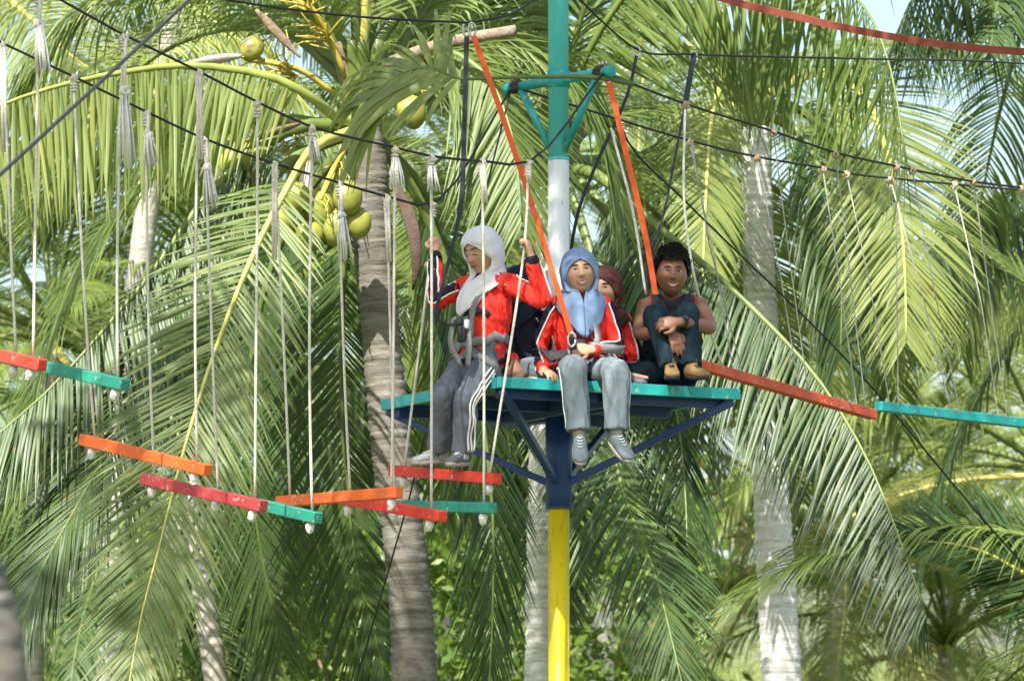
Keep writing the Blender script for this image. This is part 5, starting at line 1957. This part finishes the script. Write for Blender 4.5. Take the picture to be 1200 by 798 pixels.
frond(palm3, ppts([(665, 190), (740, 190), (820, 230), (880, 310), (910, 420)], YC + .6, 40.2), M['leaf'], M['midrib_green'], Lmax=.9, droop=.5, n=112, seed=37, nrm=(.3, -.4, .8))
frond(palm3, ppts([(660, 180), (720, 130), (800, 130), (870, 180)], YC + .6, 40.0), M['leaf'], M['midrib_green'], Lmax=.9, droop=.5, n=106, seed=38, nrm=(.1, -.4, .9))
frond(palm3, ppts([(645, 180), (590, 100), (520, 60), (440, 70)], YC + .2, 37.0), M['leaf'], M['midrib_green'], Lmax=.9, droop=.45, n=106, seed=39, nrm=(-.2, -.4, .9))
frond(palm3, ppts([(655, 175), (690, 60), (770, -40), (880, -60), (960, -30), (1010, 5), (1042, 75), (1062, 190)], YC - .4, 34.0), M['leaf'], M['midrib_green'], Lmax=1.35, droop=0.06, n=92, seed=40, phi0=88, phi1=58, nrm=(0, -.1, 1), v=-78, t0=.14, width=.034, len_rand=.2)
frond(palm3, ppts([(650, 175), (655, 40), (620, -50), (540, -70), (460, -40)], YC - .1, 35.5), M['leaf'], M['midrib_green'], Lmax=1.1, droop=0.12, n=100, seed=41, phi0=80, phi1=50, nrm=(0, -.2, 1), v=-66, width=.03)
for k, (az, key) in enumerate(((30, 'high'), (80, 'high2'), (140, 'high'), (200, 'up'), (320, 'up'), (110, 'mid2'), (60, 'low'), (160, 'mid'))):
    put_frond(palm3, key, cC + Z * .1, rad(az), leaf=('leaf', 'leaf_dark', 'leaf_lime')[k % 3])

# ---- the pale palm right of the man
YB = 38.5
pb_base = V3((2.16, YB, 0))
palm2 = thing('coconut_palm', pb_base, 'coconut palm with white sunlit trunk beyond the sitting man', 'palm tree', 'coconut palms')
trunk(palm2, [pb_base, P(916, 798, YB), P(908, 650, YB), P(899, 500, YB), P(892, 380, YB), P(888, 270, YB), P(885, 150, YB)], [.20, .150, .143, .135, .128, .118, .11], M['trunk_pale'], seed=3)
cB = P(884, 120, YB)
crown_sheaths(palm2, cB, 9, .12, .5, seed=5)
frond(palm2, ppts([(880, 125), (855, 88), (836, 130), (828, 220), (824, 320), (824, 400)], YB - .3, 36.9), M['leaf_lime'], M['midrib'], Lmax=0.5, droop=0.1, n=118, seed=51, phi0=55, phi1=30, nrm=(.2, -1, .2), v=-2, t0=.1)
frond(palm2, ppts([(895, 115), (960, 85), (1010, 110), (1035, 165), (1052, 235), (1060, 310), (1062, 400)], YB - .2, 37.6), M['leaf_lime'], M['midrib'], Lmax=.9, droop=0.1, n=118, seed=52, phi0=62, phi1=32, nrm=(.1, -.9, .4), v=0)
frond(palm2, ppts([(893, 130), (940, 160), (970, 230), (985, 310), (985, 420)], YB, 38.0), M['leaf_dark'], M['midrib_green'], Lmax=.85, droop=.45, n=112, seed=53, nrm=(.5, -.7, .4))
frond(palm2, ppts([(893, 125), (930, 125), (985, 180), (1020, 280), (1030, 400)], YB + .3, 39.5), M['leaf'], M['midrib_green'], Lmax=.9, droop=.45, n=112, seed=54, nrm=(.4, -.5, .6))
frond(palm2, ppts([(875, 125), (830, 130), (790, 190), (770, 290), (765, 400)], YB + .2, 39.0), M['leaf_lime'], M['midrib'], Lmax=.9, droop=.45, n=112, seed=55, nrm=(-.4, -.6, .6))
frond(palm2, ppts([(885, 135), (880, 210), (905, 310), (930, 420), (940, 520)], YB + .3, 39.3), M['leaf_lime'], M['midrib'], Lmax=.8, droop=.3, n=106, seed=56, nrm=(.2, -.9, .3))
for k, (az, key) in enumerate(((0, 'high'), (45, 'high2'), (95, 'mid'), (140, 'high'), (180, 'high2'), (290, 'up'), (70, 'low'))):
    put_frond(palm2, key, cB + Z * .1, rad(az), leaf=('leaf', 'leaf_lime', 'leaf')[k % 3])


# ---- palms reaching in from outside the frame
def palm_at(base, crown, label, leafs, seed, bark='trunk_grey', fr=.12, keys=None, n=20, tr=True, lift=0):
    rg = random.Random(seed)
    base, crown = Vector(base), Vector(crown)
    pm = thing('coconut_palm', base, label, 'palm tree', 'coconut palms')
    mid = base.lerp(crown, .5) + Vector((rg.uniform(-.3, .3), 0, 0))
    trunk(pm, [base, mid, crown - Z * .1], [fr * 1.35, fr, fr * .85], M[bark], nring=60, nseg=14, seed=seed)
    order = ['up', 'up', 'high', 'high2', 'high', 'high2', 'mid', 'mid2', 'mid', 'mid2', 'low', 'low', 'hang']
    for k in range(n):
        t = k / (n - 1)
        key = order[min(int(t * len(order)), len(order) - 1)]
        az = k * 2.39996 + rg.uniform(-.25, .25)
        lf = leafs[0] if t < .5 else leafs[min(1, len(leafs) - 1)] if t < .85 else leafs[-1]
        put_frond(pm, key, crown + Z * (.15 * (1 - t)), az, tilt=rg.uniform(-.15, .15), roll=rg.uniform(-.2, .2), leaf=lf, rib='midrib' if lf in ('leaf_lime', 'leaf_old') else 'midrib_green', scale=rg.uniform(.85, 1.08))
    return pm


rp1 = palm_at((6.2, 43, 0), P(1330, 240, 43), 'palm whose arching fronds reach in below the bridge cables from beyond the frame', ('leaf', 'leaf_lime', 'leaf_dark'), 61, n=5)
cR = P(1330, 240, 43)
frond(rp1, ppts([(1330, 240), (1260, 208), (1200, 218), (1163, 233), (1126, 260), (1084, 300), (1055, 345)], 43, 41.5), M['leaf_dark'], M['midrib_green'], Lmax=.95, droop=.3, n=112, seed=62, phi0=75, phi1=45, nrm=(-.2, -.2, 1), v=-55, width=.032)
frond(rp1, ppts([(1330, 250), (1265, 290), (1200, 299), (1150, 301), (1100, 320), (1060, 352), (1030, 410)], 43, 41.3), M['leaf_lime'], M['midrib'], Lmax=1.0, droop=.35, n=112, seed=63, phi0=78, phi1=50, nrm=(-.1, -.2, 1), v=-55, width=.032)
rp2 = palm_at((4.9, 35.5, 0), P(1420, 760, 35.5), 'short young palm with fresh green fronds reaching in below the hanging beams', ('leaf', 'leaf'), 64, n=9)
frond(rp2, ppts([(1420, 760), (1300, 718), (1200, 672), (1160, 650), (1122, 638), (1080, 634)], 35.5, 34.6), M['leaf_dark'], M['midrib'], Lmax=.85, droop=.05, n=110, seed=65, phi0=52, phi1=28, nrm=(.15, -.8, .6), v=12, width=.028)
tl = palm_at((-4.1, 37, 0), P(-130, -70, 37), 'palm reaching in over the bridge cables beside the big coconut palm', ('leaf', 'leaf_lime'), 66, n=7)
frond(tl, ppts([(-130, -70), (-50, -50), (8, -2), (41, 26), (86, 68), (120, 92), (160, 150)], 37, 35.3), M['leaf_lime'], M['midrib'], Lmax=.95, droop=.4, n=106, seed=67, phi0=60, phi1=34, nrm=(-.1, -.8, .6))
tr_ = palm_at((4.6, 40, 0), P(1270, -150, 40), 'tall palm drooping its dark frond ends over the cables above the hanging beams', ('leaf_dark', 'leaf'), 68, n=7)
frond(tr_, ppts([(1270, -150), (1215, -110), (1190, -60), (1170, 0), (1160, 60)], 40, 38.3), M['leaf_dark'], M['midrib_green'], Lmax=1.0, droop=.6, n=94, seed=69, nrm=(-.2, -.6, .7))

frond(tr_, ppts([(1290, -150), (1235, -125), (1180, -80), (1120, -45), (1075, -10), (1050, 40)], 40, 37.8), M['leaf_dark'], M['midrib_green'], Lmax=1.25, droop=.08, n=95, seed=70, phi0=84, phi1=50, nrm=(0, -.1, 1), v=-70, width=.032)
# ---- background palms, each a tree of its own
BG = [
    ((-1, 47), (215, -40), 'bg palm', ('leaf_lime', 'leaf_lime', 'leaf_old')),
]
bgspec = [
    # crown px, Y, leaf kinds, bark, label
    (210, -60, 46, ('leaf_lime', 'leaf_lime', 'leaf_old'), 'trunk_mid', 'yellow green palm far behind the cables over the orange hanging step'),
    (60, 400, 48, ('leaf', 'leaf', 'leaf_lime'), 'trunk_mid', 'green palm far behind the ropes of the first teal hanging step'),
    (222, 560, 47, ('leaf', 'leaf_dark', 'leaf_dark'), 'trunk_mid', 'palm in the background whose grey stem shows under the crimson hanging step'),
    (348, 420, 52, ('leaf', 'leaf_lime', 'leaf_lime'), 'trunk_mid', 'background palm between the big trunk and the crimson hanging step'),
    (560, 250, 50, ('leaf', 'leaf', 'leaf_lime'), 'trunk_mid', 'background palm showing behind the standing girl'),
    (735, 40, 52, ('leaf_lime', 'leaf_lime', 'leaf_old'), 'trunk_pale', 'sunlit palm far behind the cross arm of the pole'),
    (800, 520, 54, ('leaf_lime', 'leaf_lime', 'leaf_old'), 'trunk_pale', 'bright yellow green palm behind the corner brace under the man'),
    (985, 650, 56, ('leaf_lime', 'leaf_lime', 'leaf_old'), 'trunk_mid', 'bright palm far behind the rust red beam'),
    (1120, 610, 60, ('leaf_lime', 'leaf_lime', 'leaf'), 'trunk_mid', 'pale palm far behind the teal hanging beam'),
    (1230, 560, 52, ('leaf_lime', 'leaf_lime', 'leaf_old'), 'trunk_mid', 'yellowing palm behind the fresh green fronds of the young palm'),
    (1110, 760, 58, ('leaf', 'leaf_lime', 'leaf_old'), 'trunk_mid', 'low palm crown below the guy cable'),
    (700, 740, 60, ('leaf_lime', 'leaf', 'leaf_lime'), 'trunk_mid', 'low background palm crown beside the yellow pole section'),
    (420, 760, 62, ('leaf_lime', 'leaf', 'leaf_lime'), 'trunk_mid', 'low background palm crown behind the big trunk'),
    (90, 730, 60, ('leaf_lime', 'leaf', 'leaf_dark'), 'trunk_mid', 'low background palm crown behind the lowest frond tips of the big palm'),
    (-60, 520, 56, ('leaf', 'leaf', 'leaf_dark'), 'trunk_mid', 'background palm behind the blurred near trunk'),
]
for i, (cx, cy, Y, lf, bark, lab) in enumerate(bgspec):
    c = P(cx, cy, Y)
    palm_at((c.x + random.uniform(-.6, .6), Y + random.uniform(-.5, .5), 0), c, lab, lf, 200 + i, bark=bark, n=20)

# ---- leaning palm outside the frame whose crown throws dappled shade on the platform
shade_c = V3((.15, 29.4, 5.2)) + sd * 6.4
shp = thing('coconut_palm', (-5.6, shade_c.y - .5, 0), 'leaning palm outside the frame whose crown shades the platform', 'palm tree', 'coconut palms')
trunk(shp, [V3((-5.6, shade_c.y - .5, 0)), V3((-5.2, shade_c.y - .4, 3)), V3((-4.0, shade_c.y - .2, 7)), shade_c], [.2, .14, .13, .11], M['trunk_grey'], nring=60, nseg=14, seed=77)
for k in range(17):
    put_frond(shp, ('up', 'high', 'high2', 'high', 'mid', 'high2', 'mid')[k % 7], shade_c, k * 2.39996 + .4, leaf='leaf')

# ---- a second palm outside the frame shades the hanging steps
shade_d = V3((-1.55, 28.3, 3.9)) + sd * 7.2
shq = thing('coconut_palm', (-7.2, shade_d.y - .5, 0), 'leaning palm outside the frame whose crown shades the hanging steps', 'palm tree', 'coconut palms')
trunk(shq, [V3((-7.2, shade_d.y - .5, 0)), V3((-6.8, shade_d.y - .4, 3)), V3((-5.4, shade_d.y - .2, 7)), shade_d], [.2, .14, .13, .11], M['trunk_grey'], nring=60, nseg=14, seed=78)
for k in range(16):
    put_frond(shq, ('up', 'high', 'high2', 'high', 'high2', 'high')[k % 6], shade_d, k * 2.39996 + 1.1, leaf='leaf')

# ---- blurred trunk close to the camera
nb = V3((-1.45, 12.2, 0))
c_near = V3((-2.6, 12.2, 11.0))
npalm = thing('coconut_palm', nb, 'blurred grey palm trunk leaning close to the camera', 'palm tree', 'coconut palms')
trunk(npalm, [nb + V3((.12, 0, 0)), P(-36, 798, 12.2), P(-62, 690, 12.2), P(-104, 570, 12.2), c_near], [.19, .145, .143, .14, .11], M['trunk_grey'], nring=90, seed=9)
for k in range(10):
    put_frond(npalm, ('high', 'mid', 'high2', 'up')[k % 4], c_near, k * 2.4, leaf='leaf')


# ---- shrubs low in the background and the far wood
def shrub(base, r, h, n, label, seed, size=.16):
    rg = np.random.RandomState(seed)
    root = thing('shrub', base, label, 'shrub', 'shrubs under the palms')
    k = 40
    cl = np.stack([rg.uniform(-1, 1, k) * r, rg.uniform(-1, 1, k) * r * .7, rg.uniform(.15, 1, k) * h], 1)
    ci = rg.randint(0, k, n)
    p = cl[ci] + rg.normal(0, 1, (n, 3)) * (.16 * r)
    p[:, 2] = np.clip(p[:, 2], .05, None)
    d = rg.normal(0, 1, (n, 3))
    d /= np.linalg.norm(d, axis=1)[:, None]
    e = np.cross(d, rg.normal(0, 1, (n, 3)))
    e /= np.linalg.norm(e, axis=1)[:, None]
    s = size * rg.uniform(.6, 1.3, n)[:, None]
    v = np.stack([p - d * s * .5, p + e * s * .22, p + d * s * .5, p - e * s * .22], 1).reshape(-1, 3)
    f = np.arange(n * 4).reshape(-1, 4)
    link('foliage', fast_mesh('foliage', v, f), [M['bush']], root, smooth=False)
    mb = MB()
    for j in range(7):
        q = cl[j]
        mb.tube([Vector(base), Vector(base) + Vector(q) * .5 + Vector((.05, 0, 0)), Vector(base) + Vector(q)], [.05, .03, .012], 6)
    mb.build('stem', M['sheath'], root)


shrub(V3((-.15, 47, 0)), 1.7, 5.0, 9000, 'bright green leafy shrub between the big trunk and the yellow pole section', 1)
shrub(V3((-2.6, 52, 0)), 2.2, 3.8, 8000, 'light green leafy shrub under the crimson hanging step', 2)
shrub(V3((1.0, 58, 0)), 2.2, 4.2, 8000, 'leafy shrub low beside the yellow pole', 3)

# far wood: one mass of fronds that nobody could count
rg = random.Random(99)
vv, ff, off = [], [], 0
fv = []
for key in ('high', 'mid2', 'low', 'mid'):
    me = PROTO[key][0]
    a = np.empty(len(me.vertices) * 3)
    me.vertices.foreach_get('co', a)
    a = a.reshape(-1, 3)
    b = np.empty(len(me.loops), np.int32)
    me.loops.foreach_get('vertex_index', b)
    fv.append((a, b.reshape(-1, 4)))
# keep every third leaflet for the far wood
lf = (KW['seg'] + 1) * 3
fl = KW['seg'] * 2
thin = []
for a, b in fv:
    nl = len(a) // lf
    keep = [i for i in range(nl) if i % 4 == 0]
    va = np.concatenate([a[i * lf:(i + 1) * lf] for i in keep])
    fb = np.concatenate([b[i * fl:(i + 1) * fl] - i * lf + j * lf for j, i in enumerate(keep)])
    thin.append((va, fb))
for t in range(46):
    Y = rg.uniform(72, 120)
    X = rg.uniform(-.14, .14) * Y
    H = rg.uniform(2.5, 6.5)
    for k in range(13):
        va, fb = thin[rg.randrange(4)]
        az = k * 2.4 + rg.uniform(-.3, .3)
        s = rg.uniform(.9, 1.2)
        ca, sa = math.cos(az), math.sin(az)
        q = va * s
        w = np.stack([q[:, 0] * ca - q[:, 1] * sa * 2.2 + X, q[:, 0] * sa + q[:, 1] * ca * 2.2 + Y, q[:, 2] + H], 1)
        vv.append(w)
        ff.append(fb + off)
        off += len(w)
wood = link('distant_wood', fast_mesh('distant_wood', np.concatenate(vv), np.concatenate(ff)), [M['leaf_lime']])
tag(wood, 'far off mass of sunlit palm fronds behind everything', 'wood', kind='stuff')
print('objects', len(bpy.data.objects))
